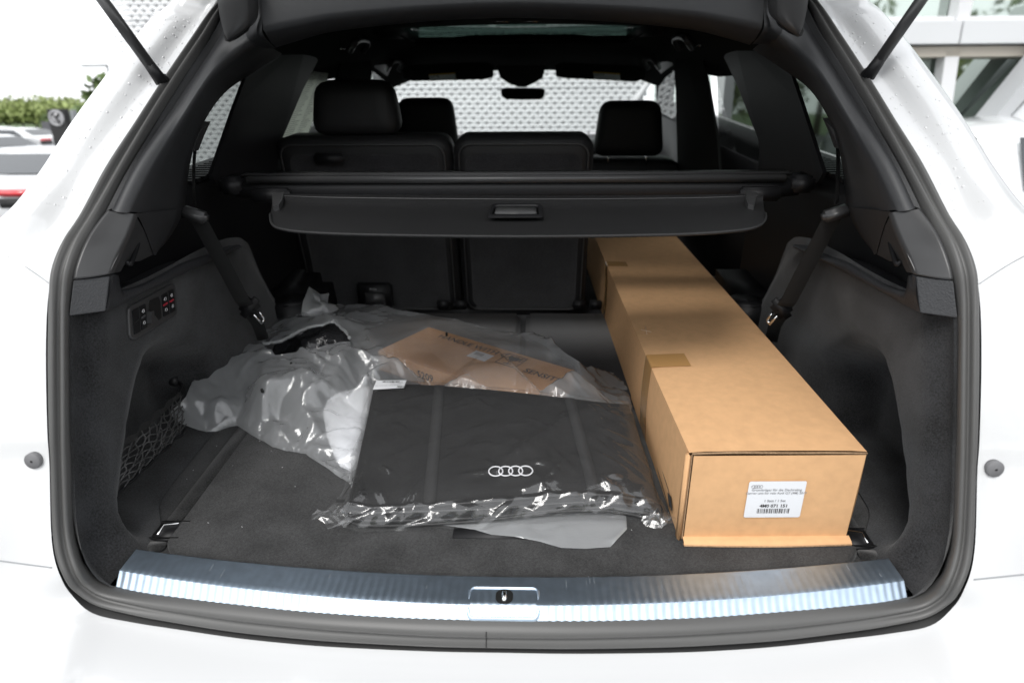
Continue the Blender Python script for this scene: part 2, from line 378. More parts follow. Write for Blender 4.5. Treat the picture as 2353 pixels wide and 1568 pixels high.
for i, (u, v, *_r) in enumerate(treesL):
    Yt = 92+8*(i % 3); p = atw(u, v, Y=Yt); h = max(p.z*1.0, 3.5); tree(p.x, Yt, h, 6.5, _r[3], wh[i], 'trees beyond the car park', i+3, 2600)
p = atw(236, 192, Y=34); tree(p.x, 34, p.z, 1.3, 'leafd', 'single tree sticking up beside the left edge of the perforated building', None, 31, 900)
for i in range(4):
    p = atw(100+i*26, 270, Y=44); t = thing('shrub', ['', '', '', ''][i] or 'clipped green bush number %s from the left behind the parked cars' % ['one', 'two', 'three', 'four'][i], 'bush', (p.x, 44, 0), 'world', 'bushes behind the parked cars')
    crown((p.x, 44, .8), (.7, .6, 1.0), 500, .16, 'leafd', t, 5, 50+i)
for i in range(9):      # trees behind the photographer, mirrored in the showroom glass
    x = -12+6.5*i+(i % 2)*1.5; tree(x, -34-(i % 3)*3, [7.5, 9, 8, 10, 8.5, 9.5, 7, 9, 8][i], 4.2, 'leafd' if i % 2 else 'leaf', 'tree in a row behind the photographer, ' + ('shorter', 'wide', 'dark', 'tallest', 'bright', 'second tallest', 'small', 'leaning', 'farthest right')[i] + ' one, mirrored in the showroom glass', 'trees mirrored in the showroom glass', 70+i, 900)

# ---- black pylon sign, lamp post, fence
p = atw(143, 300, Y=24)
t = thing('pylon_sign', 'black pylon sign with a round silver emblem beyond the parked cars', 'sign', (p.x, 24, 0), 'world')
pt = atw(143, 250, Y=24); hw = .34
MB().box((p.x, 24, pt.z/2), (2*hw, .25, pt.z), bev=.02).out('panel', 'signb', t, False)
MB().box((p.x+hw+.18, 24.05, pt.z/2-.02), (.14, .2, pt.z-.04), bev=.01).out('side_post', 'pole', t, False)
ring = MB(); cc = Vector((p.x-.02, 23.86, pt.z-.32))
ring.tube([cc+Vector((.25*math.cos(a), 0, .25*math.sin(a))) for a in [k*2*math.pi/24 for k in range(25)]], .035, 6, cap=False)
ring.slab([cc+Vector((.24*math.cos(a), .02, .24*math.sin(a))) for a in [k*2*math.pi/24 for k in range(24)]], (0, -.01, 0)); ring.out('emblem_disc', 'silver', t)
em = MB()
for a in (50, 130, 300): em.tube([cc+Vector((0, -.02, 0)), cc+Vector((.22*math.cos(math.radians(a)), -.02, .22*math.sin(math.radians(a))))], .03, 5)
em.out('emblem_bars', 'signb', t)
MB().box((p.x, 23.86, pt.z-1.38), (.6, .01, .07)).out('lettering_band', 'silver', t, False)
p = atw(246, 152, Y=30)
t = thing('street_lamp', 'thin grey lamp post left of the perforated building', 'lamp post', (p.x, 30, 0), 'world')
MB().tube([(p.x, 30, 0), (p.x, 30, p.z)], [.09, .05], 8).out('pole', 'pole', t)
MB().box((p.x-.55, 30, p.z+.02), (1.2, .2, .08), bev=.03).out('lamp_head', 'pole', t)
a, b = atw(95, 285, Y=40), atw(215, 285, Y=40)
t = thing('fence', 'dark grey screen fence beyond the car park on the left', 'fence', (a.x, 40, 0), 'world')
for k in range(6):
    x0 = a.x+(b.x+3-a.x)*k/6; x1 = a.x+(b.x+3-a.x)*(k+1)/6
    MB().box(((x0+x1)/2, 40, atw(150, 279, Y=40).z/2), (x1-x0-.05, .06, atw(150, 279, Y=40).z)).out('fence_panel', 'grey', t, False)

# ---- parked cars
def car_profile(kind):
    if kind == 'coupe':   # y from rear (0) to front
        low = [(0, .35), (-.05, .55), (0, .86), (.25, .95), (.9, .93), (1.5, .9), (3.1, .88), (3.8, .78), (4.35, .62), (4.42, .35), (4.3, .22), (.15, .22)]
        top = [(.55, .93), (1.35, 1.19), (1.9, 1.25), (2.4, 1.2), (3.25, .88)]
    else:
        low = [(0, .40), (-.04, .6), (.02, .98), (.2, 1.04), (.9, 1.04), (1.6, 1.02), (3.3, 1.0), (4.1, .93), (4.55, .72), (4.6, .4), (4.5, .25), (.15, .25)]
        top = [(.18, 1.03), (.62, 1.5), (1.6, 1.62), (2.5, 1.58), (3.45, 1.01)]
    return low, top
def parked_car(x, y, rot, kind, label, group='white cars parked on the left'):
    t = thing('parked_car', label, 'car', (x, y, 0), 'world', group, rot); low, top = car_profile(kind); W = .93
    B = Matrix.Translation((x, y, 0)) @ Matrix.Rotation(rot, 4, 'Z')
    rows = []
    for fx, sh in ((-1, .86), (-.98, .95), (-.85, 1), (0, 1.0), (.85, 1), (.98, .95), (1, .86)):
        cy = 2.2; rows.append([B @ Vector((fx*W*(1-.10*abs((yy-cy)/2.2)**4), cy+(yy-cy)*(.985 if abs(fx) > .9 else 1)-(0 if abs(fx) > .5 else 0), .25+(zz-.25)*sh)) for yy, zz in low])
    mb = MB().grid(rows, closed=True); n = len(low); mb.F.append(tuple(range(n))); mb.F.append(tuple(range(6*n, 7*n))[::-1])
    rr = []
    for fx, sh in ((-.80, .0), (-.72, .55), (-.62, .93), (0, 1.03), (.62, .93), (.72, .55), (.80, .0)):
        z0 = top[0][1]-.02; rr.append([B @ Vector((fx*W, yy+(2-yy)*(.12*(1-sh) if 0 else 0), z0+(zz-z0)*sh)) for yy, zz in top])
    mb.grid(rr)
    autosmooth(mb.out('body', 'carw', t), 40)
    # glass: rear window, windscreen, side windows
    def pane(q, nm): return mesh(nm, [B @ Vector(v) for v in q], [tuple(range(len(q)))], 'cgl', t, False)
    (y0, z0), (y1, z1) = top[0], top[1]; e = .015
    f = lambda s: (y0+(y1-y0)*s, z0+(z1-z0)*s)
    pane([(-.60, f(.12)[0]-e, f(.12)[1]+e), (.60, f(.12)[0]-e, f(.12)[1]+e), (.50, f(.86)[0]-e, f(.86)[1]+.04), (-.50, f(.86)[0]-e, f(.86)[1]+.04)], 'rear_window')
    for s in (-1, 1):
        zt = top[2][1]; zb = top[0][1]
        pane([(s*.765, top[0][0]+.45, zb+.02), (s*.765, top[4][0]-.35, zb+.0), (s*.68, top[3][0]+.05, zb+(zt-zb)*.74), (s*.68, top[1][0]+.15, zb+(zt-zb)*.74)], 'side_window')
    for s in (-1, 1):
        MB().box(B @ Vector((s*.62, -.035, .80 if kind == 'coupe' else .92)), (.46, .06, .085), R=B.to_3x3(), bev=.015).out('tail_lamp', 'red', t)
        for yy in (.75, 3.6):
            c = B @ Vector((s*.86, yy, .33)); ax = B.to_3x3() @ Vector((s*.13, 0, 0))
            wl = MB().tube([c-ax, c-ax*.7, c+ax*.6, c+ax*.8], [.30, .33, .33, .30], 20).out('wheel', 'tyre', t); MB().tube([c+ax*.75, c+ax*.88], .21, 12).out('rim', 'rim', wl)
        MB().box(B @ Vector((s*.62, -.035, .68 if kind == 'coupe' else .55)), (.50, .05, .11), R=B.to_3x3(), bev=.01).out('rear_grille', 'cblack', t)
    MB().box(B @ Vector((0, .0, .36)), (1.5, .1, .17), R=B.to_3x3(), bev=.02).out('diffuser', 'cblack', t)
    return t
# nearest: tail lamp seen at (0..85, 432)
p = atw(42, 432, Y=7.2)
parked_car(p.x-.62, 7.2, math.radians(0), 'coupe', 'nearest white coupe with a red tail lamp at the left photo edge')
labs = ['white car behind the nearest coupe with a sloping dark side window', 'white car further back in the second row, left of the body pillar', 'white estate car farthest left in the back row', 'white hatchback in the back row below the tree gap', 'white car in the back row in front of the clipped bushes', 'white car in the back row just left of the black sign']
for i, (u, v, Yc, kd, rt) in enumerate([(-40, 301, 14.5, 'coupe', 66), (62, 303, 16, 'coupe', 66), (-30, 292, 25, 'coupe', 80), (25, 291, 27, 'coupe', 76), (75, 290, 31, 'coupe', 80), (130, 293, 27, 'coupe', 75)]):
    p = atw(u, v, Y=Yc); parked_car(p.x, Yc, math.radians(rt), kd, labs[i])
p = atw(2350, 458, Y=4.2)
ub = thing('utility_box', 'plain grey cabinet against the white showroom wall near the right photo edge', 'cabinet', (atw(2320, 400, Y=5.6).x, 5.6, 0), 'world')
a = atw(2290, 382, Y=5.6); b = atw(2350, 424, Y=5.6)
MB().box(((a.x+b.x)/2, 5.6, a.z/2), (b.x-a.x, .2, a.z), bev=.01).out('housing', 'column', ub, False)
MB().box(((a.x+b.x)/2, 5.49, a.z-.12), (b.x-a.x-.06, .02, .16), bev=.004).out('cover_plate', 'frame', ub, False)
parked_car(p.x+.75, 4.2, 0, 'suv', 'dark-windowed car whose red tail lamp peeks in at the right photo edge', None)

# ============================================================ THE CAR (own frame: X right, Y forward, Z up, cargo floor Z = 0)
suv = thing('suv', 'white SUV with its tailgate open, seen from behind into the cargo area', 'car', (0, 0, 0))
K = [  # matched points of seal outer edge | seal inner edge : (u, v, X)
 ((497, 3, -.52), (522, 3, -.505)), ((446, 86, -.545), (478, 84, -.525)), ((384, 178, -.565), (420, 172, -.545)), ((309, 291, -.58), (350, 284, -.56)),
 ((240, 394, -.595), (288, 392, -.572)), ((182, 515, -.607), (228, 503, -.582)), ((144, 573, -.614), (192, 566, -.588)), ((123, 625, -.618), (172, 620, -.592)),
 ((115, 676, -.62), (163, 672, -.597)), ((111, 745, -.62), (158, 745, -.60)), ((110, 848, -.62), (158, 850, -.60)), ((113, 985, -.62), (159, 985, -.60)),
 ((118, 1064, -.62), (161, 1064, -.60)), ((121, 1202, -.62), (166, 1205, -.60)), ((128, 1270, -.614), (177, 1266, -.592)), ((145, 1318, -.603), (192, 1306, -.582))]
KB = [((175, 1354, .014), (213, 1334, .020)), ((226, 1386, -.010), (246, 1352, .007)), ((309, 1405, -.024), (309, 1364, .001)), ((411, 1421, -.031), (411, 1379, 0)), ((549, 1441, -.036), (549, 1397, 0)),
      ((686, 1455, -.036), (686, 1411, 0)), ((806, 1463, -.036), (806, 1421, 0)), ((1000, 1471, -.036), (1000, 1432, 0)), ((1170, 1474, -.036), (1170, 1436, 0))]
S0 = [at(a[0], a[1], X=a[2]) for a, b in K]+[at(a[0], a[1], Z=a[2]) for a, b in KB]
S1 = [at(b[0], b[1], X=b[2]) for a, b in K]+[at(b[0], b[1], Z=b[2]) for a, b in KB]
S0[-1].x = 0; S1[-1].x = 0
top0 = [Vector((0, .60, .905)), Vector((-.30, .60, .893)), Vector((-.42, .60, .868)), Vector((-.485, .597, .825))]
top1 = [Vector((0, .585, .875)), Vector((-.29, .585, .863)), Vector((-.40, .587, .84)), Vector((-.465, .59, .80))]
S0 = top0+S0; S1 = top1+S1; NT = 4
KK = 6; s0 = spl(S0, KK); s1 = spl(S1, KK)
prof = [(-.02, -.30), (0, .15), (.06, .34), (.17, .46), (.30, .46), (.42, .30), (.50, .17), (.56, .22), (.66, .36), (.78, .38), (.90, .24), (1.0, 0), (1.04, -.45)]
def ring_rows(a0, a1):
    rows = []; n = len(a0)
    for i in range(n):
        p, q = a0[i], a1[i]; w_ = q-p; t = (a0[min(i+1, n-1)]-a0[max(i-1, 0)]).normalized(); nn = t.cross(w_)
        nn = nn.normalized() if nn.length > 1e-9 else Vector((0, -1, 0))
        if nn.y > 0: nn = -nn
        rows.append([p+w_*a+nn*h*.028 for a, h in prof])
    return rows
full0 = s0+[mir(p) for p in s0[::-1]][1:]; full1 = s1+[mir(p) for p in s1[::-1]][1:]
MB().grid(ring_rows(full0, full1)).out('door_seal', 'rubber', suv)
# dark joint line of the seal, a little left of the middle
jt = min(range(len(full0)), key=lambda i: abs(full0[i].x+.030)+(0 if full0[i].z < .1 else 9)); jr = ring_rows(full0, full1)[jt]
MB().tube([p+Vector((0, -.0004, .0004)) for p in jr[1:-2]], .0006, 4).out('seal_joint', 'blackgap', suv)
# ---- white body ring around the opening
Bk = [((456, 10), (408, 0)), ((400, 48), (350, 48)), ((329, 127), (268, 150)), ((230, 256), (172, 280)), ((150, 374), (98, 395)), ((69, 480), (20, 500)), ((14, 556), (-50, 590)), ((-40, 620), (-100, 660)), ((-70, 670), (-130, 720))]
bodyrows = []
for i, P in enumerate(S0):
    k = i-NT
    a = S0[max(i-1, 0)]; b = S0[min(i+1, len(S0)-1)]; t = b-a; n2 = Vector((t.z, 0, -t.x)); n2.normalize()
    if n2.x > .15 and i < len(S0)-1 and k > 0: n2 = -n2
    if i == len(S0)-1: n2 = Vector((0, 0, -1))
    if i == 0: n2 = Vector((0, 0, 1))
    if i <= 3 and n2.z < 0: n2 = -n2
    bot = smooth01(-n2.z, .25, .95)
    L0 = [(.0, -.004), (.03, -.006), (.10, -.008), (.20, .0), (.32, .05), (.37, .20), (.385, 2.6)]
    Lb = [(.007, -.011), (.009, -.03), (.010, -.09), (.013, -.15), (.020, -.22), (.06, -.27), (.55, -.30)]
    gen = []
    for (d0, y0), (d1, y1) in zip(L0, Lb):
        dd = d0*(1-bot)+d1*bot; yy = y0*(1-bot)+y1*bot; gen.append(P+n2*dd+Vector((0, yy, 0)))
    if 0 <= k < len(Bk):
        b1 = at(*Bk[k][0], Y=P.y-.004+.012*(k < 5)); b2 = at(*Bk[k][1], Y=P.y+.004)
        mid = P.lerp(b1, .5)+Vector((0, .014, 0)); nb = (b2-b1).normalized()
        up = [P, mid, b1, b2, b2+Vector((-.018, .05, -.003)), b2+Vector((-.04, .35, -.02)), b2+Vector((-.045, .42, -.025))]
        if k >= 4:
            gen[6] = gen[6]-Vector((0, 2.6-.5, 0)); s = smooth01(k, 4.5, 9.2); up = [x.lerp(y, s) for x, y in zip(up, gen)]
        row = up
    elif k < 0:
        row = [P, P+Vector((0, .004, .012)), P+Vector((0, .0, .03)), P+Vector((0, .02, .045)), P+Vector((0, .1, .055)), P+Vector((0, .4, .06)), P+Vector((0, 2.3, .0))]
    else: row = gen
    bodyrows.append(row)
cols = [spl([r[j] for r in bodyrows], KK) for j in range(7)]
cut = (NT+15)*KK-2      # index where bumper starts
# gap between seal and body
for part, i0, i1, nm, mt in ((0, 0, cut+1, 'quarter_panel', 'paint'), (1, cut, len(cols[0]), 'bumper', 'paint')):
    C_ = [c[i0:i1] for c in cols]
    def refine(C_):
        rows = [list(r) for r in zip(*C_)]; return [spl(r, 4) for r in rows]
    L = refine(C_)
    if part == 0:
        MB().grid(L).out('quarter_panel', mt, suv, label='left rear quarter panel and pillar in white paint')
        MB().grid(L).mirror().out('quarter_panel', mt, suv, label='right rear quarter panel and pillar in white paint')
    else:
        full = L+[[mir(p) for p in r] for r in L[::-1]][1:]
        MB().grid(full).out('bumper', mt, suv)
from mathutils.bvhtree import BVHTree
_v = []; _f = []
for nm_ in ('quarter_panel', 'bumper'):
    me_ = D.objects[nm_].data; k_ = len(_v); inv_ = BASE[suv.name].inverted(); _v += [inv_ @ v.co for v in me_.vertices]; _f += [tuple(k_+i for i in p.vertices) for p in me_.polygons]
BV = BVHTree.FromPolygons(_v, _f)
def on_body(u, v):
    o_ = Vector(CC); h = BV.ray_cast(o_, (at(u, v, Y=1)-o_).normalized()); return h[0] if h[0] is not None else at(u, v, Y=.05)
g0, g1 = (NT+15)*KK, len(s0)
half = [[s0[i]+Vector((0, .008, 0)), s0[i].lerp(cols[0][i], .5)+Vector((0, .001, -.001)), cols[0][i]+Vector((0, -.0002, -.0006))] for i in range(g0, g1)]
gp = MB().grid(half+[[mir(p) for p in r] for r in half[::-1]][1:])
gp.out('shadow_gap', 'blackgap', suv)
# crease of the tail lamp opening, roof gutter line
for s in (0, 1):
    for ln, r_ in (([(-30, 560), (6, 582), (50, 607), (90, 634), (112, 650)], .0008), ([(-160, 1268), (-60, 1280), (0, 1287), (60, 1295), (120, 1303)], .0013)):
        pts = spl([on_body(u, v) for u, v in ln], 5)
        MB().tube([mir(p) if s else p for p in pts], r_, 4).out('panel_gap', 'seam', suv)
# roof, floor shell, bonnet-side closure
def roofz(y): return float(np.interp(y, [.55, .9, 1.3, 1.6, 2.15, 2.5, 2.8], [.94, .94, .91, .815, .748, .69, .64]))
def linerz(y): return float(np.interp(y, [.555, .75, .95, 1.3, 1.6, 2.15, 2.5, 2.75], [.762, .775, .785, .783, .765, .722, .655, .60]))
YS = list(np.linspace(.57, 2.8, 28)); XSr = [-.62, -.5, -.42, -.2, 0, .2, .42, .5, .62]
rf = MB()
def cut_grid(fz, y0=1.6, y1=2.15, xc=.41, xs=None, ys=None):
    mb = MB(); xs = xs or XSr; ys = sorted(set([round(float(y), 3) for y in (ys or YS)]+[y0, y1])); n = len(xs)
    for y in ys:
        for x in xs: mb.V.append(Vector((x, y, fz(x, y))))
    for i in range(len(ys)-1):
        for j in range(n-1):
            xm = (xs[j]+xs[j+1])/2; ym = (ys[i]+ys[i+1])/2
            if abs(xm) < xc and y0 < ym < y1: continue
            mb.F.append((i*n+j, i*n+j+1, (i+1)*n+j+1, (i+1)*n+j))
    return mb
cut_grid(lambda x, y: roofz(y)-.10*(abs(x)/.62)**4).out('roof', 'paint', suv)
xs_l = [-.66, -.62, -.58, -.54, -.48, -.41, -.25, -.1, 0, .1, .25, .41, .48, .54, .58, .62, .66]
cut_grid(lambda x, y: linerz(y)-(.15-.09*smooth01(y, 1.6, 2.4))*smooth01(abs(x), .40, .72)**1.3-.02*(x/.6)**2, xs=xs_l).out('headliner', 'liner', suv)
sr = MB().slab([(-.43, 1.58, .782), (.43, 1.58, .782), (.43, 2.18, .738), (-.43, 2.18, .738)], (0, 0, .004)).out('sunroof', 'roofg', suv, False)
fr = MB()
for c, d in (((0, 1.585, .784), (.9, .03, .036)), ((0, 2.180, .7265), (.9, .05, .030)), ((-.435, 1.87, .76), (.05, .62, .06)), ((.435, 1.87, .76), (.05, .62, .06))): fr.box(c, d, bev=.01)
fr.out('sunroof_frame', 'dark', sr)
# floor pan, firewall, dash, lower sides (keep the cabin closed)
MB().box((0, 1.6, -.14), (1.30, 3.1, .16)).out('floor_pan', 'dark', suv, False)
MB().box((0, 3.25, -.03), (1.6, .6, .50), bev=.06).out('dashboard', 'dark', suv)
for s in (-1, 1):
    MB().box((s*.80, 2.35, .10), (.20, 2.2, .62), bev=.03).out('door_trim', 'dark', suv)
    MB().box((s*.93, 1.8, -.05), (.05, 3.4, .9), bev=.02).out('side_panel', 'paint', suv)
MB().grid([[(x, y, .20-.07*(y-3)**1.5-.05*(abs(x)/.8)**3) for x in (-.9, -.6, 0, .6, .9)] for y in (3.0, 3.4, 3.9, 4.3)]).out('bonnet', 'paint', suv)
# windscreen
a, b, c, d = Vector((-.66, 2.72, .62)), Vector((.66, 2.72, .62)), Vector((.84, 3.45, .24)), Vector((-.84, 3.45, .24))
mesh('windscreen', [a, b, c, d], [(0, 1, 2, 3)], 'wind', suv, False)
for s in (-1, 1):
    MB().tube([(s*.665, 2.62, .64), (s*.73, 2.95, .46), (s*.86, 3.45, .24)], [.05, .045, .05], 10).out('front_pillar', 'dark', suv)
    MB().tube([(s*.62, .85, .745), (s*.63, 1.3, .735), (s*.63, 2.0, .70), (s*.65, 2.7, .62)], .045, 10).out('roof_rail', 'liner', suv)
XW = .645
def winquad(pts, name, m):  # pts in left view pixels at X
    for s in (0, 1):
        V = [at(u, v, X=x) for u, v, x in pts]; V = [mir(p) for p in V] if s else V
        mesh(name, V, [tuple(range(len(V)))], m, suv, False)
winquad([(545, 130, -.66), (380, 330, -.67), (400, 470, -.68), (560, 470, -.68), (640, 120, -.66)], 'rear_side_window', 'tint')
for s in (-1, 1):
    V = [(s*.68, 1.05, .40), (s*.65, 1.05, .72), (s*.65, 1.72, .70), (s*.70, 1.72, .38)]; mesh('rear_door_window', V, [(0, 1, 2, 3)], 'tint', suv, False)
    V = [(s*.70, 1.80, .38), (s*.65, 1.80, .70), (s*.63, 2.72, .62), (s*.74, 3.3, .30)]; mesh('front_door_window', V, [(0, 1, 2, 3)], 'frontg', suv, False)
# pillars, drawn from their sight lines at the cabin side
def pillar(pts, name, m='dark', th=.035):
    for s in (0, 1):
        V = [at(u, v, X=x) for u, v, x in pts]; V = [mir(p) for p in V] if s else V
        o = MB().slab(V, ((-.008 if s else .008), 0, 0)).out(name, m, suv, False)
pillar([(554, 186, -.60), (530, 250, -.602), (477, 402, -.61), (490, 425, -.61), (632, 425, -.61), (628, 394, -.61), (638, 326, -.607), (690, 205, -.602), (724, 140, -.60), (700, 90, -.59), (590, 100, -.59)], 'window_pillar', 'dark')
pillar([(779, 139, -.60), (765, 200, -.603), (741, 325, -.607), (735, 400, -.61), (840, 400, -.61), (846, 215, -.605), (850, 165, -.60), (840, 90, -.59), (790, 90, -.59)], 'door_pillar', 'liner')
# ---- D pillar trim
S1k = S1[NT:NT+6]; 
Gk = [at(526, 20, X=-.502), at(500, 78, X=-.515), at(459, 146, X=-.532), at(394, 242, X=-.55), at(302, 378, X=-.565), at(249, 482, X=-.574)]
U2 = [at(600, 95, X=-.43), at(545, 130, X=-.475), at(484, 185, X=-.50), at(418, 288, X=-.522), at(366, 380, X=-.535), at(312, 489, X=-.546)]
U3 = [at(648, 124, X=-.50), at(585, 165, X=-.54), at(515, 215, X=-.562), at(463, 292, X=-.570), at(436, 380, X=-.573), at(424, 480, X=-.572)]
U4 = [p+Vector((-.07, .03, .0)) for p in U3]
for s in (0, 1):
    rows = []
    for a_, b_, c_, d_, e_ in zip(spl(S1k, 5), spl(Gk, 5), spl(U2, 5), spl(U3, 5), spl(U4, 5)):
        g1 = b_+Vector((0, .012, 0)); soft = c_.lerp(b_, .12)+Vector((0, -.004, .002)); soft2 = c_.lerp(d_, .10)
        r = [a_+Vector((0, .01, 0)), a_.lerp(g1, .5)+Vector((0, -.004, 0)), g1, b_.lerp(c_, .12)]+[b_.lerp(c_, t)+Vector((.004*math.sin(t*3.1), -.008*math.sin(t*3.1), 0)) for t in (.3, .5, .7)]+[soft, soft2, c_.lerp(d_, .4)+Vector((0, -.004, 0)), c_.lerp(d_, .75), d_, d_.lerp(e_, .2), e_]
        rows.append([mir(p) for p in r] if s else r)
    MB().grid(rows).out('pillar_trim', 'plastic', suv)
    # lower flank of the pillar trim, sweeping back to the grab recess
    A = [at(312, 490, X=-.546), at(330, 522, X=-.560), at(353, 585, X=-.585)]
    Bp = [at(424, 478, X=-.572), at(408, 515, X=-.58), at(384, 553, X=-.59), at(354, 586, X=-.597)]
    A = arc_resample(spl(A, 4), 12); Bp = arc_resample(spl(Bp, 4), 12)
    rows = [[p.lerp(q, t)+Vector((.004*math.sin(t*3.1), 0, 0)) for t in (0, .25, .5, .75, 1)]+[q+Vector((-.05, .01, 0))] for p, q in zip(A, Bp)]
    rows = [[mir(p) for p in r] for r in rows] if s else rows
    MB().grid(rows).out('pillar_trim_flank', 'plastic', suv)
    # satin bracket and leather grained block below
    def face(pp, nm, mt, par=suv, th=(0, .012, 0), bev=.0015):
        V = [mir(p) for p in pp] if s else pp
        o = MB().slab(V, th).out(nm, mt, par, False); bv = o.modifiers.new('b', 'BEVEL'); bv.width = bev; bv.segments = 2; return o
    q = lambda u, v, X: at(u, v, X=X)
    lf = spl([q(246, 483, -.574), q(212, 527, -.583), q(190, 567, -.587), q(174, 612, -.590), q(168, 641, -.592)], 4); rt = spl([q(310, 491, -.547), q(296, 532, -.551), q(278, 572, -.5555), q(263, 605, -.560), q(251, 630, -.562)], 4)
    rows = [[a_+Vector((0, .012, 0)), a_, a_.lerp(b_, .12)+Vector((0, -.0022, 0))]+[a_.lerp(b_, t)+Vector((0, -.004*math.sin(t*3.14), 0)) for t in (.3, .5, .7, .9)]+[b_, b_+Vector((.0, .012, 0))] for a_, b_ in zip(lf, rt)]
    rows.append([p+Vector((0, .010, -.001)) for p in rows[-1]])
    rows = [[mir(p) for p in r] for r in rows] if s else rows
    MB().grid(rows).out('grip_bracket', 'satin', suv)
    face([q(310, 491, -.547), q(329, 522, -.562), q(342, 553, -.575), q(353, 585, -.587), q(322, 600, -.584), q(290, 602, -.57), q(278, 624, -.572), q(251, 630, -.562), q(275, 580, -.556), q(296, 532, -.551)], 'grip_flank', 'satin', th=(.02 if s else -.02, 0, 0))
    hk = MB().tube([mir(p) if s else p for p in spl([q(316, 558, -.571), q(312, 575, -.569), q(300, 606, -.566), q(290, 600, -.57)], 4)], .004, 6).out('bag_hook', 'dark', suv)
    face([q(168, 644, -.592), q(252, 634, -.562), q(242, 715, -.566), q(158, 726, -.598)], 'trim_block', 'leather')
    rows = []
    up = [q(252, 634, -.562), q(272, 632, -.568), q(276, 660, -.570), q(286, 668, -.572), (q(343, 652, -.574)), q(428, 607, -.574), q(487, 588, -.572), q(530, 571, -.568), q(552, 563, -.566)]
    dn = [q(242, 715, -.566), q(258, 708, -.571), q(278, 699, -.574), q(300, 688, -.576), q(350, 662, -.577), q(430, 624, -.576), q(487, 598, -.572), q(530, 579, -.568), q(552, 570, -.566)]
    up = spl(up, 3); dn = spl(dn, 3)
    rows = [[u_+Vector((-.055, .004, -.004)), u_+Vector((-.004, 0, .001)), u_, u_.lerp(d_, .5)+Vector((.003, 0, 0)), d_, d_+Vector((-.02, 0, -.004))] for u_, d_ in zip(up, dn)]
    rows = [[mir(p) for p in r] for r in rows] if s else rows
    MB().grid(rows).out('belt_trim', 'leather', suv)

# ---- carpeted side wall as a surface X(Y, Z)
def ys1(z): return float(np.interp(z, [0, .126, .22, .362, .42], [.0, .031, .067, .129, .165]))
def wallx(y, z):
    yl = float(np.interp(z, [0, .075, .151, .198, .238, .30], [.075, .095, .150, .185, .222, .30]))
    top_ = .255-.10*smooth01(y, .3, .52)
    rec = smooth01(y, yl-.002, yl+.030)*(1-smooth01(y, .38, .50))*(1-smooth01(z, top_-.05, top_+.012))*smooth01(z, .0, .035)
    y0 = ys1(z); bulge = .017*smooth01(y, y0+.015, y0+.065)
    arch = .018*smooth01(y, .42, .66)
    x = -.603+bulge*(1-smooth01(y, yl+.05, yl+.2)*.5)-.088*rec+arch*(1-smooth01(z, .28, .36)*.6)
    fil = .040*max(0, 1-z/.085)**2*(1-smooth01(y, .10, .2))
    return x+fil
zs_ = [0, .008, .018, .03, .045, .06, .08]+list(np.linspace(.10, .375, 20)); us_ = list(np.linspace(0, .5, 46)**1.25*1.0)+list(np.linspace(.46, 1, 16))
us_ = sorted(set([round(float(x), 4) for x in us_]))
_q = [Vector((-.552, -.006, .0015))]+[p for p in S1[::-1] if p.x < -.556 and p.z < .45 and p.z > .0016]
SZ = [p.z for p in _q]; SX = [p.x for p in _q]; SY = [p.y for p in _q]
for s in (-1, 1):
    rows = []
    for z in zs_:
        zq = max(z, .0015); r = [(s*abs(float(np.interp(zq, SZ, SX)))-s*.0-s*.003, float(np.interp(zq, SZ, SY))+.004, z)]
        for a_ in us_:
            y = ys1(z)+.004+a_*(1.06-ys1(z)); zt_ = z
            # upper edge follows the belt trim
            lim = float(np.interp(y, [.13, .205, .30, .40, .48, .59, .66, .70, .74, .80], [.352, .345, .338, .334, .330, .325, .312, .288, .20, .12]))
            zt_ = z*min(1, lim/.352)
            r.append((-s*wallx(y, z) if s > 0 else wallx(y, z), y, zt_))
        rows.append(r)
    rows = [[(abs(p[0])*s, p[1], p[2]) for p in r] for r in rows]
    MB().grid(rows).out('side_carpet', 'carpet', suv)
    # dark upper quarter trim behind, up to the window
    pts = [(.17, .30, .582), (.17, .44, .585), (.40, .47, .60), (1.1, .47, .60), (1.1, .02, .62)]
    rows = []
    for y in np.linspace(.22, 1.12, 16):
        rows.append([(s*(.600+.03*smooth01(y, .2, .4)), y, .30-.30*smooth01(y, .60, .8)), (s*(.618+.02*smooth01(y, .2, .4)), y, .345), (s*(.625+.02*smooth01(y, .2, .4)), y, .40), (s*.64, y, .445), (s*.66, y, .452), (s*.76, y, .452)])
    MB().grid(rows).out('quarter_trim', 'dark', suv)
    sv = MB()
    for k in range(14): sv.box((s*.675, .58+.028*k, .456), (.08, .012, .008))
    sv.out('ledge_grille', 'dark', suv, False)
    # wheel arch box and belt anchorage with cup holder
    MB().box((s*.60, .93, .03), (.16, .34, .20), bev=.03).out('arch_cover', 'dark', suv)
    cup = MB(); c0 = Vector((s*.555, .80, .135))
    cup.tube([c0+Vector((0, 0, -.06)), c0, c0+Vector((0, 0, .003)), c0+Vector((0, 0, -.002)), c0+Vector((0, 0, -.05))], [.045, .048, .045, .041, .036], 20)
    cup.out('cup_holder', 'dark', suv)

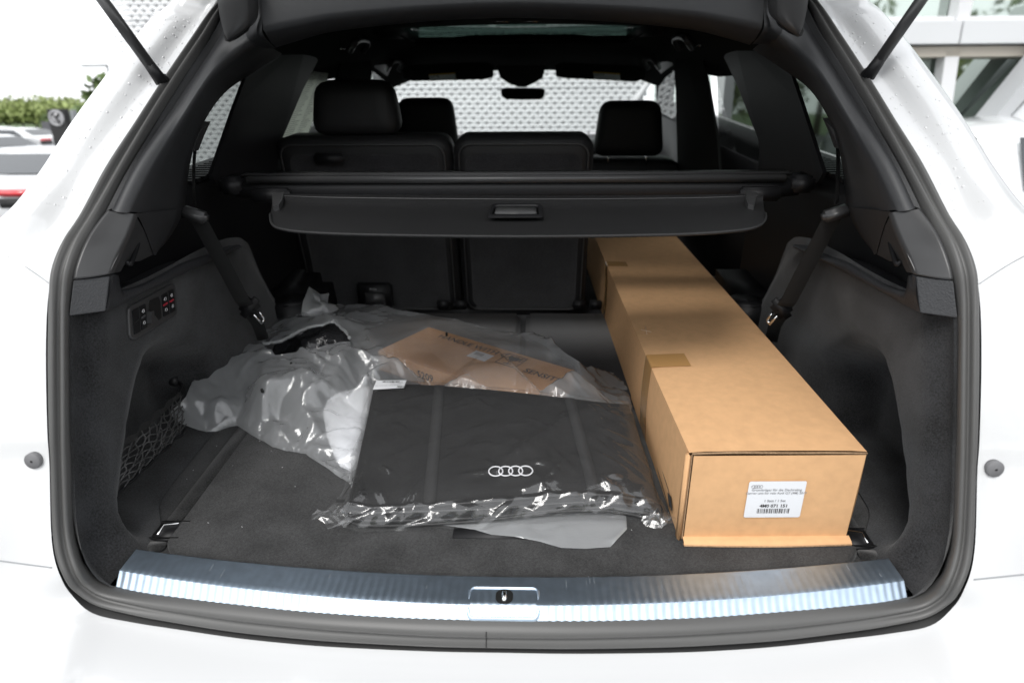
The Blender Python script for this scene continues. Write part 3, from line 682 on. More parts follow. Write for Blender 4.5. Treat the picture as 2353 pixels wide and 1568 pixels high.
# ---- cargo floor
SZT = .016
_sb = [at(326, 1262, Z=SZT), at(775, 1319, Z=SZT), at(1184, 1324, Z=SZT)]; _sk = [at(314, 1316, Z=SZT), at(806, 1376, Z=SZT), at(1184, 1389, Z=SZT)]
def _par(p3):
    e, c_ = p3[0], p3[2]; return lambda x: c_.y+(e.y-c_.y)*(x/e.x)**2
sill_back = _par(_sb); sill_kink = _par(_sk)
def sill_front(x): return -.002-.054*(1-(x/.56)**2)
MB().grid([[(x, y, -.004) for x in (-.72, -.3, 0, .3, .72)] for y in (.02, .4, .8, 1.06)]).out('side_floor', 'floorc', suv, False)
def floor_mat():
    xs = [-.522+i*1.044/40 for i in range(41)]; rows = []
    def yb(x):
        e = sill_back(x)+.002; r = .028; dx = .522-abs(x)
        return e+(r-math.sqrt(max(0, r*r-(r-dx)**2)) if dx < r else 0)
    for t in [0, .004, .012, .03]+list(np.linspace(.06, 1, 14)):
        row = []
        for x in xs:
            y = yb(x)+(.50-yb(x))*t; z = .006 if t > .004 else (-.004 if t == 0 else .003)
            row.append((x, y, z))
        rows.append(row)
    mb = MB().grid(rows); 
    for s in (0, -1):
        mb.grid([[r[s] for r in rows], [(r[s][0], r[s][1], -.01) for r in rows]])
    return mb.out('floor_mat', 'floorc', suv)
fm = floor_mat()
for s in (-1, 1):   # narrow carpet strip beside the mat with the lashing eye
    MB().box((s*.539, .34, -.001), (.028, .39, .008), bev=.002).out('carpet_strip', 'floorc', suv)
    MB().box((s*.539, .086, -.001), (.028, .018, .008), bev=.002).out('carpet_strip', 'floorc', suv)
    le = thing_part = MB().box((s*.532, .117, .0005), (.046, .040, .010), bev=.002).out('lashing_eye', 'dark', suv)
    MB().box((s*.532, .0975, .0062), (.046, .0022, .0012)).out('chrome_edge', 'chrome', le, False)
    MB().box((s*.532, .1365, .0062), (.046, .0022, .0012)).out('chrome_edge', 'chrome', le, False)
    MB().tube([(s*.545, .104, .006), (s*.548, .128, .006), (s*.525, .132, .006)], .0018, 6).out('eye_loop', 'chrome', le)
# folded third row backs
for x0, x1 in ((-.60, .008), (.022, .60)):
    o = MB().box(((x0+x1)/2, .79, -.012), (x1-x0, .50, .05), bev=.012).out('folded_seat_panel', 'seatcarpet', suv)
# floor grip plate under the bag
a = at(1155, 1228, Z=.006)
MB().box((a.x-.01, a.y+.006, .0066), (.135, .030, .0030), bev=.001).out('floor_handle', 'dark', fm)
# ---- ribbed load sill
def sillz(x, y):
    k, f = sill_kink(x), sill_front(x); t = (k-y)/(k-f)
    return SZT-.0006*max(0, 1-abs(t)*8) if t < 0 else SZT-(SZT+.005)*min(1, t)**.92
def sill_plate():
    nx = 900; rows = []
    ts = [0, .03, .1, .25, .5, .8, .93, .98, 1.0, 1.03, 1.08, 1.2, 1.4, 1.6, 1.8, 1.9, 2.0]
    for i in range(nx+1):
        x = -.552+1.104*i/nx; yb_, yk, yf = sill_back(x), sill_kink(x), sill_front(x); row = [(x, yb_+.001, -.008), (x, yb_, SZT-.0015)]
        ph = math.cos(i/nx*2*math.pi*100)
        for t in ts:
            y = yb_+(yk-yb_)*t-.0005 if t <= 1 else yk+(yf-yk)*(t-1)
            amp = .00010*smooth01(t, .05, .3)+.00030*smooth01(t, .85, 1.1)*(1-smooth01(t, 1.8, 1.92))
            if abs(x) < .060: amp = 0
            row.append((x, y, sillz(x, y)+amp*ph))
        rows.append(row)
    return MB().grid(rows).out('load_sill', 'metal', suv)
sp = sill_plate()
# latch recess with striker
c = Vector((-.001, -.0275, .0)); fw, fh = .098, .046
def on_sill(pts, h): return [Vector((c.x+x, c.y+y, sillz(c.x+x, c.y+y)+h)) for x, y in pts]
o_ = on_sill(rrect(fw, fh, .009), .0003); m1 = on_sill(rrect(fw-.003, fh-.003, .008), .0026); m2 = on_sill(rrect(fw-.006, fh-.006, .007), .0026); n_ = on_sill(rrect(fw-.010, fh-.010, .005), -.0012)
MB().grid([o_, m1, m2, n_], closed=True).out('latch_frame', 'metal', sp)
ins = []
for yy in np.linspace(fh/2-.005, -fh/2+.005, 12): ins.append([Vector((c.x+x, c.y+yy, sillz(c.x+x, c.y+yy)+.0006+(.0003*math.cos(x*2*math.pi/.0105) if abs(yy) < .013 else 0))) for x in np.linspace(-fw/2+.005, fw/2-.005, 60)])
MB().grid(ins).out('latch_plate', 'metal', sp)
hl = [Vector((c.x+.001+x, c.y+.005+y, 0)) for x, y in rrect(.0235, .026, .010)]
MB().add([Vector((p.x, p.y, sillz(p.x, p.y)+.0012)) for p in hl], [tuple(range(len(hl)))]).out('latch_hole', 'blackgap', sp, False)
MB().tube([(c.x+.001, c.y-.003, .012), (c.x+.001, c.y+.001, .0185), (c.x+.001, c.y+.011, .0190)], .0036, 10).out('striker_pin', 'chrome', sp)
scr = MB(); rs = random.Random(9)
for _ in range(26):
    x = rs.uniform(-.53, .53); k_, b_ = sill_kink(x), sill_back(x); y0 = b_+(k_-b_)*rs.uniform(.05, .6); L_ = rs.uniform(.004, .018)
    if abs(x) > .06: scr.box((x, y0-L_/2, SZT+.0003), (.00022, L_, .0002))
scr.out('scratch', 'column', sp, False, kind='stuff')
lint = MB()
for _ in range(70):
    x = rs.uniform(-.6, .5); y = rs.uniform(.09, .45); z = .0066 if abs(x) < .52 else -.0034
    a_ = rs.uniform(0, 3.1); lint.box((x, y, z), (rs.uniform(.0006, .0028), .0006, .0004), R=Matrix.Rotation(a_, 3, 'Z'))
lint.out('lint', 'drop', suv, False, kind='stuff')
# rubber stops on the body
for s in (-1, 1):
    c = Vector((s*.640, .038, .187)); c = on_body(80, 1055); c = mir(c) if s > 0 else c
    c = c+Vector((0, -.001, 0)); ax = Vector((0, -1, .15)).normalized()
    st = MB().tube([c-ax*.004, c+ax*.004, c+ax*.0052, c+ax*.0054], [.0112, .0112, .0100, .0005], 24).out('rubber_stop', 'stop', suv)
    MB().tube([c+ax*.0050, c+ax*.0060], .0016, 6).out('stop_hole', 'blackgap', st)
# ---- tailgate header trim and roof edge
Yh = .50
L0 = [at(598, -60, Y=Yh), at(773, -60, Y=Yh), at(978, -60, Y=Yh), at(1184, -60, Y=Yh), at(1390, -60, Y=Yh), at(1579, -60, Y=Yh), at(1757, -60, Y=Yh)]
L1 = [at(604, 74, Y=Yh-.01), at(690, 56, Y=Yh-.01), at(773, 41, Y=Yh-.01), at(978, 22, Y=Yh-.01), at(1184, 14, Y=Yh-.01), at(1390, 21, Y=Yh-.01), at(1579, 35, Y=Yh-.01), at(1670, 50, Y=Yh-.01), at(1751, 68, Y=Yh-.01)]
L2 = [at(634, 110, Y=.56), at(700, 90, Y=.56), at(773, 72, Y=.56), at(978, 50, Y=.56), at(1184, 42, Y=.56), at(1390, 50, Y=.56), at(1579, 68, Y=.56), at(1660, 86, Y=.56), at(1722, 104, Y=.56)]
n_ = 40; L0, L1, L2 = [arc_resample(spl(x, 5), n_) for x in (L0, L1, L2)]
rows = []
for a_, b_, c_ in zip(L0, L1, L2):
    rows.append([a_, a_.lerp(b_, .5), a_.lerp(b_, .85), b_+Vector((0, .003, .004)), b_+Vector((0, .010, -.002)), b_.lerp(c_, .5)+Vector((0, .006, -.005)), b_.lerp(c_, .8), c_, c_+Vector((0, .06, .02))])
MB().grid(rows).out('roof_edge_trim', 'plastic', suv)
for s in (0, 1):
    A = [at(606, -60, Y=Yh), at(606, 30, Y=Yh), at(604, 78, Y=Yh-.008), at(634, 112, Y=.56)]
    Bq = [at(470, -60, X=-.495), at(545, 20, X=-.49), at(560, 90, X=-.462), at(600, 112, X=-.45)]
    A = spl(A, 5); Bq = spl(Bq, 5)
    rows = [[p+Vector((-.0015, .004, 0)), p+Vector((-.002, 0, 0)), p.lerp(q, .3), p.lerp(q, .7), q+Vector((0, .01, 0))] for p, q in zip(A, Bq)]
    rows = [[mir(p) for p in r] for r in rows] if s else rows
    MB().grid(rows).out('corner_trim', 'plastic', suv)
    # hinge arm dropping out of its slot
    Lh = [at(496, -50, Y=.46), at(500, 0, Y=.46), at(506, 40, Y=.465), at(515, 75, Y=.47), at(524, 92, Y=.475)]
    Rh = [at(570, -50, Y=.46), at(572, 0, Y=.46), at(574, 40, Y=.465), at(566, 66, Y=.47), at(530, 95, Y=.475)]
    rows = [[p, p+Vector((.002, -.006, 0)), p.lerp(q, .5)+Vector((0, -.010, 0)), q+Vector((-.002, -.006, 0)), q, q+Vector((0, .04, .01))] for p, q in zip(spl(Lh, 4), spl(Rh, 4))]
    rows = [[mir(p) for p in r] for r in rows] if s else rows
    MB().grid(rows).out('hinge_arm', 'satin', suv)
    sl_ = [at(u, v, Y=.485) for u, v in ((514, 84), (518, 95), (528, 98), (548, 88), (570, 72), (580, 50), (582, -40), (560, -40))]
    sl_ = [mir(p) for p in sl_] if s else sl_
    mesh('hinge_slot', sl_, [tuple(range(len(sl_)))], 'blackgap', suv, False)
# overhead lamps behind the header, grab handles
cs = MB().box((0, 1.15, .782), (.34, .12, .018), bev=.008).out('roof_console', 'dark', suv)
for u in (1147, 1219):
    p = at(u, 50, Y=1.10); MB().box((p.x, p.y, p.z), (.05, .004, .0035), bev=.001).out('reading_lamp', 'chrome', cs)
for s in (0, 1):
    for (u, v, X, k, du) in ((826, 104, -.49, 1.0, 0), (908, 150, -.52, .85, 0)):
        w_, h_ = 22*k, 13*k
        pts = [at(u-w_, v+h_, X=X-.03), at(u-w_*.6, v-h_*.2, X=X), at(u-w_*.1, v-h_, X=X+.006), at(u+w_*.7, v-h_*.8, X=X+.006), at(u+w_*.8, v, X=X), at(u+w_*.4, v+h_*1.1, X=X-.02)]
        pts = [mir(p) for p in pts] if s else pts
        MB().tube(spl(pts, 4), .010, 8).out('grab_handle', 'satin', suv)
    a = at(790, 112, X=-.52); a = mir(a) if s else a
    MB().box(a, (.01, .06, .006), bev=.002).out('coat_hook', 'chrome', suv)
# visors, labels, mirror
for s, (u0, u1) in enumerate(((925, 1134), (1275, 1482))):
    q_ = [(u0, 160), (u0+12, 150), (u1-15, 143) if s == 0 else (u1-12, 150), (u1, 152), (u1-2, 178), (u1-22, 183), (u0+25, 187) if s == 0 else (u0+12, 181), (u0+3, 180)]
    if s: q_ = [(u0, 150), (u0+14, 144), (u1-10, 152), (u1, 160), (u1, 181), (u1-22, 188), (u0+20, 180), (u0+3, 176)]
    vz = MB().slab([at(u, v, Y=2.45) for u, v in q_], (0, .025, 0)).out('sun_visor', 'liner', suv, False)
    l0 = (985, 1046) if s == 0 else (1362, 1424); vv = (172, 168) if s == 0 else (166, 170)
    V = [at(l0[0], vv[0]+2, Y=2.444), at(l0[1], vv[1]+2, Y=2.444), at(l0[1]+1, vv[1]+14, Y=2.444), at(l0[0]+3, vv[0]+15, Y=2.444)]
    mesh('warning_label', V, [(3, 2, 1, 0)], 'visorlab', vz, False)
    V = [at(l0[0], vv[0]-1, Y=2.442), at(l0[1], vv[1]-1, Y=2.442), at(l0[1], vv[1]+2, Y=2.442), at(l0[0], vv[0]+2, Y=2.442)]
    mesh('label_band', V, [(3, 2, 1, 0)], 'yellow', vz, False)
    text('NOTE', 'label_text', .016, at(l0[0]+3, vv[0]+9, Y=2.441), (1, 0, .03), (0, 0, 1), 'ink', vz)
mp = [(1150, 206), (1160, 203), (1200, 203), (1245, 204), (1252, 207), (1250, 222), (1240, 229), (1200, 230), (1162, 228), (1152, 221)]
mi = MB().slab([at(u, v, Y=2.35) for u, v in mp], (0, .03, 0)).out('rear_view_mirror', 'dark', suv, False)
mesh('mirror_glass', [at(1201+(u-1201)*.93, 216+(v-216)*.86, Y=2.347) for u, v in mp][::-1], [tuple(range(len(mp)))], mat('mirror_glass', (.5, .5, .5), .02, metal=1), mi, False)
MB().slab([at(u, v, Y=2.50) for u, v in ((1140, 150), (1255, 150), (1246, 180), (1225, 192), (1208, 200), (1190, 200), (1168, 192), (1148, 178))], (0, .06, 0)).out('mirror_housing', 'dark', mi, False)

# ---- seats
def cushion(name, outline, y0, th, m, parent, puff=.02, ty=None):
    """outline: list of (x,z) on plane y0 ; leaning by ty(z)"""
    ty = ty or (lambda z: 0); cx = sum(p[0] for p in outline)/len(outline); cz = sum(p[1] for p in outline)/len(outline); rows = []
    for sc_, dy in ((.0, -puff*1.0), (.4, -puff*.95), (.75, -puff*.7), (.92, -puff*.3), (1.0, .01), (1.0, th-.01), (.93, th), (.0, th+.005)):
        rows.append([(cx+(x-cx)*sc_, y0+dy+ty(cz+(z-cz)*sc_), cz+(z-cz)*sc_) for x, z in outline])
    return MB().grid(rows, closed=True).out(name, m, parent)
def poly_rr(x0, x1, z0, z1, r, n=5): return [((x0+x1)/2+a, (z0+z1)/2+b) for a, b in rrect(x1-x0, z1-z0, r, n)]
lean = lambda z: -.22*(z)+.0
def rear_back(x0, x1, label):
    o = cushion('seatback', poly_rr(x0, x1, .0, .500, .035), 1.075, .11, 'seat', suv, .004, lean); o['label'] = label
    pn = cushion('back_panel', poly_rr(x0+.020, x1-.020, .005, .470, .028), 1.070, .02, 'seatcarpet', o, .003, lean)
    return o
def seam_loop(x0, x1, z0, z1, y, nm, par, lean_=lean):
    pts = [(x, y+lean_(z), z) for x, z in poly_rr(x0, x1, z0, z1, .03)]; pts.append(pts[0]); return MB().tube(pts, .0022, 5, cap=False).out(nm, 'satin', par)
sb1 = rear_back(-.60, -.165, 'left rear seatback with headrest'); sb2 = rear_back(-.157, .19, 'middle rear seatback')
def headrest(cx, y, z0, w_, h_, d_, parent, bevel=.045):
    bm = bmesh.new(); bmesh.ops.create_cube(bm, size=1)
    for v in bm.verts: v.co = Vector((v.co.x*w_*(1 if v.co.z < 0 else .82), v.co.y*d_, v.co.z*h_))
    bmesh.ops.bevel(bm, geom=bm.edges[:], offset=bevel, segments=5, affect='EDGES', profile=.6); bm.verts.index_update()
    V = [v.co+Vector((cx, y, z0+h_/2)) for v in bm.verts]; F = [[v.index for v in f.verts] for f in bm.faces]; bm.free()
    o = mesh('headrest', V, F, 'seat', parent)
    for s in (-1, 1): MB().tube([(cx+s*w_*.27, y, z0-.04), (cx+s*w_*.27, y, z0+.02)], .006, 8).out('headrest_post', 'chrome', parent)
    return o
seam_loop(-.586, -.179, .012, .482, 1.066, 'piping', sb1); seam_loop(-.143, .176, .012, .482, 1.066, 'piping', sb2)
headrest(-.398, 1.02, .500, .228, .128, .10, sb1)
o = MB().box((-.46, .945, .452), (.075, .01, .026), bev=.004).out('release_slot', 'dark', sb1)
# buckled clips, seat latch plate PUSH
lp = at(862, 678, Y=1.03)
o = MB().box((lp.x, lp.y, lp.z), (.10, .012, .075), bev=.006).out('latch_plate', 'dark', sb1); MB().box((lp.x, lp.y-.008, lp.z-.010), (.060, .008, .045), bev=.004).out('latch_flap', 'satin', sb1)
text('PUSH', 'push_text', .008, (lp.x-.012, lp.y-.0075, lp.z+.018), (1, 0, 0), (0, 0, 1), 'silver', sb1)
for u in (1018, 1058, 1330, 1368):
    p = at(u, 700, Y=1.03); MB().box(p, (.034, .012, .026), bev=.003).out('child_seat_anchor', 'dark', suv)
MB().box((.40, 1.35, -.06), (.40, .6, .10), bev=.02).out('folded_seatback', 'seatcarpet', suv)
MB().box((-.2, 1.35, -.02), (.80, .5, .12), bev=.03).out('rear_seat_cushion', 'seat', suv)
for s, cx in ((1, .405), (-1, -.36)):
    fs = cushion('front_seatback', poly_rr(cx-.235, cx+.235, -.1, .305, .09), 1.93, .14, 'seat', suv, .02, lambda z: -.10*z); fs['label'] = ['', 'right', 'left'][s]+' front seatback with headrest'
    headrest(cx, 1.90, .318, .27 if s == 1 else .25, .20 if s == 1 else .215, .10, fs, .05)
# ---- belts
def strap(path, w_, wd, nm, parent, m='strap'):
    path = [Vector(p) for p in path]; wd = Vector(wd).normalized(); rows = []
    for p in path: rows.append([p-wd*w_/2, p-wd*w_*.2+Vector((0, -.0012, 0)), p+wd*w_*.2+Vector((0, -.0012, 0)), p+wd*w_/2])
    rows += [[q+Vector((0, .002, 0)) for q in r[::-1]] for r in rows[::-1]]
    return MB().grid(rows).out(nm, m, parent)
for s in (0, 1):
    q = lambda u, v, X: mir(at(u, v, X=X)) if s else at(u, v, X=X)
    b = thing  # keep name
    blt = strap(spl([q(447, 345, -.585), q(444, 400, -.575), q(446, 470, -.560)], 4), .030, (.55*(-1 if s else 1), -.8, 0), 'seat_belt', suv)
    strap([q(452, 498, -.555), q(500, 585, -.54), q(556, 690, -.52), q(566, 702, -.518)], .046, (.80*(-1 if s else 1), -.45, .3), 'belt_strap', blt)
    strap([q(570, 715, -.52), q(592, 745, -.53), q(604, 780, -.55)], .040, (.80*(-1 if s else 1), -.45, .3), 'belt_strap', blt)
    c = q(447, 493, -.555); Rz = Matrix.Rotation(math.radians(-18 if s else 18), 3, 'Y'); MB().box(c, (.046, .022, .020), R=Rz, bev=.005).out('belt_slider', 'satin', blt)
    c = q(574, 706, -.515); Rz = Matrix.Rotation(math.radians(-42 if s else 42), 3, 'Y'); MB().box(c, (.030, .020, .050), R=Rz, bev=.008).out('belt_tongue_grip', 'dark', blt)
    tg = MB()
    for a_, b_ in (((583, 722), (600, 742)), ((594, 714), (607, 733)), ((600, 742), (607, 733))): tg.tube([q(*a_, -.508), q(*b_, -.502)], .0028, 6)
    tg.out('belt_tongue', 'chrome', blt)
    gs = [q(484, 279, -.573), q(470, 292, -.57), q(455, 306, -.568), q(449, 330, -.568), q(446, 348, -.57), q(440, 362, -.572), q(434, 390, -.575), q(456, 345, -.578), q(458, 352, -.58), q(470, 310, -.58)]
    MB().slab([gs[0], gs[1], gs[2], gs[3], gs[4], gs[7], gs[9]], ((.012 if s else -.012), 0, 0)).out('belt_guide', 'satin', suv, False)

# ---- switch panel on the left side wall
q = lambda u, v, d=0: at(u, v, X=-.581+d)
def qp(pts, d=0): return [q(268.8+x/9.335, 638.4+y/9.335, d) for x, y in pts]
o = MB().slab(qp([(300, 600), (1170, 130), (1235, 145), (1255, 230), (1300, 720), (1270, 800), (400, 1325), (320, 1310), (285, 1230), (255, 760), (262, 660)]), (-.012, 0, 0)).out('switch_panel', 'satin', suv, False)
bv = o.modifiers.new('b', 'BEVEL'); bv.width = .0025; bv.segments = 3
for pts, nm in (([(335, 705), (465, 632), (512, 1145), (378, 1210)], 'blank_switch'), ([(497, 615), (612, 555), (655, 1050), (540, 1120)], 'height_switch'), ([(965, 375), (1085, 300), (1130, 770), (1005, 822)], 'seat_switch'), ([(1112, 275), (1210, 235), (1255, 690), (1162, 750)], 'seat_switch')):
    sw = MB().slab(qp(pts, .0015), (-.004, 0, 0)).out(nm, 'dark', o, False)
    (x0, y0), (x1, y1), (x2, y2), (x3, y3) = pts; L_ = lambda a, b: (x0+(x1-x0)*a+(x3-x0)*b+(x2-x1-x3+x0)*a*b, y0+(y1-y0)*a+(y3-y0)*b+(y2-y1-y3+y0)*a*b)
    if nm != 'blank_switch':
        MB().slab(qp([L_(.15, .46), L_(.85, .44), L_(.88, .51), L_(.15, .54)], .0028), (-.002, 0, 0)).out('switch_lamp', 'ledred' if nm == 'seat_switch' else 'ledgrey', sw, False)
        for bb in (.24, .74):
            sy = MB()
            c1, c2, c3, c4 = qp([L_(.36, bb-.05), L_(.62, bb-.06), L_(.68, bb+.06), L_(.42, bb+.07)], .0026)
            sy.tube([c1, c2, c3, c4, c1], .0006, 4); e1, e2 = qp([L_(.28, bb+.02), L_(.42, bb-.01)], .0026); sy.tube([e1, e2], .0008, 4); sy.out('switch_symbol', 'white', sw)
    else: MB().slab(qp([L_(.3, .53), L_(.95, .50), L_(.95, .515), L_(.3, .545)], .003), (-.002, 0, 0)).out('switch_rib', 'satin', sw, False)
MB().slab(qp([(695, 560), (720, 480), (890, 400), (930, 500), (955, 850), (900, 900), (830, 790), (720, 960), (690, 700)], .0012), (-.003, 0, 0)).out('hook_recess', 'blackgap', o, False)
MB().slab(qp([(735, 720), (800, 705), (805, 940), (770, 980), (735, 960)], .009), (-.008, 0, 0)).out('bag_hook', 'satin', o, False)

# ---- gas struts, raised tailgate
for s in (0, 1):
    A = at(368, 183, X=-.565); Bd = Vector((-.57, .085, 1.03))
    # the strut passes (235, 0): choose the point on that sight line
    p1 = at(243, 10, X=-.60); d_ = (p1-A).normalized(); E_ = A+d_*.50
    F_ = (lambda p: mir(p)) if s else (lambda p: p)
    st = MB().tube([F_(A-d_*.004), F_(A+d_*.026)], [.0105, .0085], 12).out('gas_strut', 'dark', suv)
    MB().tube([F_(A+d_*.024), F_(A+d_*.145)], .0085, 14).out('strut_rod', 'satin', st); MB().tube([F_(A+d_*.143), F_(A+d_*.150)], .0092, 14).out('strut_collar', 'pole', st)
    MB().tube([F_(A+d_*.148), F_(E_)], .0110, 14).out('strut_tube', 'dark', st)
    text('4M0 827 552', 'strut_print', .010, F_(A+d_*.16)+Vector((-.004, -.0115, 0)), tuple((F_(E_)-F_(A)).normalized()), (1, 0, 0), 'silver', st)
    MB().tube([F_(A+Vector((.0, .012, 0))), F_(A+Vector((0, -.002, 0)))], .009, 12).out('strut_ball', 'dark', st)
tgp = [(.60, .95), (.40, 1.17), (.14, 1.42), (-.12, 1.64), (-.34, 1.78)]
rows = [[(x*(.56+.03*i), y, z-.05*(abs(x))**3) for x in (-1, -.85, -.5, 0, .5, .85, 1)] for i, (y, z) in enumerate(tgp)]
rows2 = [[(p[0], p[1]+.03, p[2]+.07) for p in r] for r in rows]
tg = MB().grid(rows).out('tailgate', 'dark', suv, label='raised tailgate above the opening'); MB().grid(rows2).out('outer_skin', 'paint', tg)

# ---- rain drops on the pillars
dr = MB(); srcrows = [spl(list(r), 4) for r in zip(*[c[:cut] for c in cols])]
for s in (0, 1):
    for i in range(260):
        a_ = random.uniform(.10, .62)**1.0; ri = NT*KK+int(a_*(len(srcrows)-NT*KK-40)); r = srcrows[min(ri, len(srcrows)-2)]
        jj = random.uniform(1.5, 10); j = int(jj); p = r[j].lerp(r[j+1], jj-j); p2 = srcrows[min(ri, len(srcrows)-2)+1][j]
        nn = (p2-r[j]).cross(r[j+1]-r[j]); 
        if nn.length < 1e-9: continue
        nn.normalize(); nn = -nn if nn.y > 0 else nn
        rad = random.choice((.0005, .0007, .0009, .0013, .0020)); t1 = (r[j+1]-r[j]).normalized(); t2 = nn.cross(t1)
        base = [p+t1*math.cos(k*math.pi/3)*rad+t2*math.sin(k*math.pi/3)*rad*1.3 for k in range(6)]; mid_ = [p+nn*rad*.45+t1*math.cos(k*math.pi/3)*rad*.6+t2*math.sin(k*math.pi/3)*rad*.8 for k in range(6)]
        pts = base+mid_+[p+nn*rad*.6]; pts = [mir(v) for v in pts] if s else pts
        dr.add(pts, [(k, (k+1) % 6, 6+(k+1) % 6, 6+k) for k in range(6)]+[(6+k, 6+(k+1) % 6, 12) for k in range(6)])
dr.out('rain_drops', 'drop', suv, kind='stuff')

# ============================================================ CARGO COVER
def P_(u, v, Z): return at(u, v, Z=Z)
cc_ = thing('cargo_cover', 'black roller cargo cover stretched across the boot behind the seats', 'cover', (0, .6, .455))
MB().tube([(-.56, .625, .440), (-.50, .625, .440), (.50, .625, .440), (.56, .625, .440)], [.016, .022, .022, .016], 18).out('roller_tube', 'dark', cc_)
rl = [(-.54, .648, .462), (.54, .648, .462), (.54, .655, .452), (-.54, .655, .452)]
MB().box((0, .640, .466), (1.09, .030, .006), bev=.002).out('cassette_lid', 'satin', cc_)
MB().box((0, .600, .462), (1.05, .008, .014), bev=.002).out('cassette_lip', 'satin', cc_)
for s in (-1, 1):
    MB().box((s*.560, .622, .450), (.04, .06, .032), bev=.006).out('end_cap', 'dark', cc_)
    MB().box((s*.47, .575, .437), (.075, .020, .026), bev=.004).out('end_clip', 'dark', cc_)
# sheet: outline by sight lines at its own height
sh_top = [P_(625, 450, .452), P_(800, 452, .455), P_(1190, 455, .456), P_(1560, 453, .455), P_(1752, 450, .452)]
sh_bot = [P_(621, 492, .448), P_(624, 512, .448), P_(640, 524, .447), P_(700, 533, .447), P_(850, 539, .446), P_(1190, 543, .446), P_(1530, 539, .446), P_(1680, 531, .447), P_(1738, 521, .447), P_(1757, 505, .448), P_(1758, 490, .448)]
n_ = 60; A_ = arc_resample(spl(sh_top, 6), n_); B_ = arc_resample(spl(sh_bot, 6), n_)
rows = []
for i, (p, q_) in enumerate(zip(A_, B_)):
    rows.append([p+Vector((0, 0, .004)), p.lerp(q_, .12)+Vector((0, 0, .002))]+[p.lerp(q_, t)+Vector((0, 0, -.004*math.sin(t*3.14))) for t in (.16, .3, .45, .6, .75, .88, .96)]+[q_, q_+Vector((0, .0005, -.003)), q_.lerp(p, .05)+Vector((0, 0, -.004)), p+Vector((0, 0, -.003))])
MB().grid(rows).out('cover_sheet', 'vinyl', cc_)
MB().tube([q_+Vector((0, .0, .0)) for q_ in B_], .0024, 6).out('sheet_hem', 'vinyl', cc_)
MB().tube([p.lerp(q_, .10)+Vector((0, 0, .0035)) for p, q_ in zip(A_, B_)], .0012, 5).out('sheet_seam', 'satin', cc_)
for s in (0, 1):
    e = [P_(625, 445, .456), P_(652, 441, .458), P_(648, 458, .458), P_(640, 470, .456), P_(627, 474, .455)]
    e = [mir(p)+Vector((.003, 0, 0)) for p in e] if s else e
    MB().slab(e, (0, 0, -.012)).out('corner_clip', 'satin', cc_, False)
hc = P_(1185, 487, .452)
fr_o = [Vector((hc.x+x, hc.y+y, .4535)) for x, y in rrect(.086, .092, .008)]; fr_m = [Vector((hc.x+x, hc.y+y, .4575)) for x, y in rrect(.078, .082, .007)]; fr_i = [Vector((hc.x+x, hc.y+y, .4525)) for x, y in rrect(.070, .070, .006)]
hb = MB().grid([fr_o, fr_m, fr_i], closed=True); k = len(hb.V)-len(fr_i); hb.F.append(tuple(range(k, k+len(fr_i)))[::-1]); ho = hb.out('pull_handle', 'dark', cc_)
MB().box((hc.x, hc.y-.006, .4555), (.066, .046, .005), bev=.002).out('handle_flap', 'satin', ho)

# ============================================================ CARGO NET
net = thing('cargo_net', 'black elastic cargo net hooked low on the left side wall', 'net', tuple(at(265, 1060, X=-.62)))
P00, P10, P01, P11 = at(268, 1028, X=-.592), at(412, 898, X=-.640), at(254, 1148, X=-.590), at(428, 985, X=-.600)
def NP(a, b):
    p = P00*(1-a)*(1-b)+P10*a*(1-b)+P01*(1-a)*b+P11*a*b; return p+Vector((.012*math.sin(math.pi*a)*math.sin(math.pi*b)+.002*math.sin(a*31+b*17), 0, -.002*math.cos(a*27)))
rows = []
for a_ in np.linspace(0, 1, 26):
    rows.append([NP(a_, 0)+Vector((.001, 0, .0)), NP(a_, .06)+Vector((.001, 0, 0)), NP(a_, .125)])
MB().grid(rows).out('webbing_band', 'strap', net)
nb = MB()
for i in range(13):
    a0 = i/12; nb.tube([NP(min(1, max(0, a0-.10*b+.012*math.sin(b*20+i))), .12+.88*b) for b in np.linspace(0, 1, 16)], .0013, 4)
for j in range(7):
    b0 = .2+.8*j/7; nb.tube([NP(a, min(1, b0+.020*math.sin(a*38+j*2))) for a in np.linspace(0, 1, 40)], .0012, 4)
nb.out('netting', 'cord', net)
MB().tube([NP(a, 1) for a in np.linspace(0, 1, 12)], .003, 6).out('bottom_cord', 'dark', net)
hk0 = at(405, 874, X=-.655); hk1 = at(411, 900, X=-.640)
MB().tube([hk0+Vector((-.01, 0, 0)), hk0+Vector((.004, 0, 0))], [.012, .010], 14).out('hook_rosette', 'dark', net)
MB().tube(spl([hk0, hk0+Vector((.012, -.004, -.006)), hk1, hk1+Vector((.004, 0, -.01))], 4), .0026, 6).out('hook', 'dark', net)

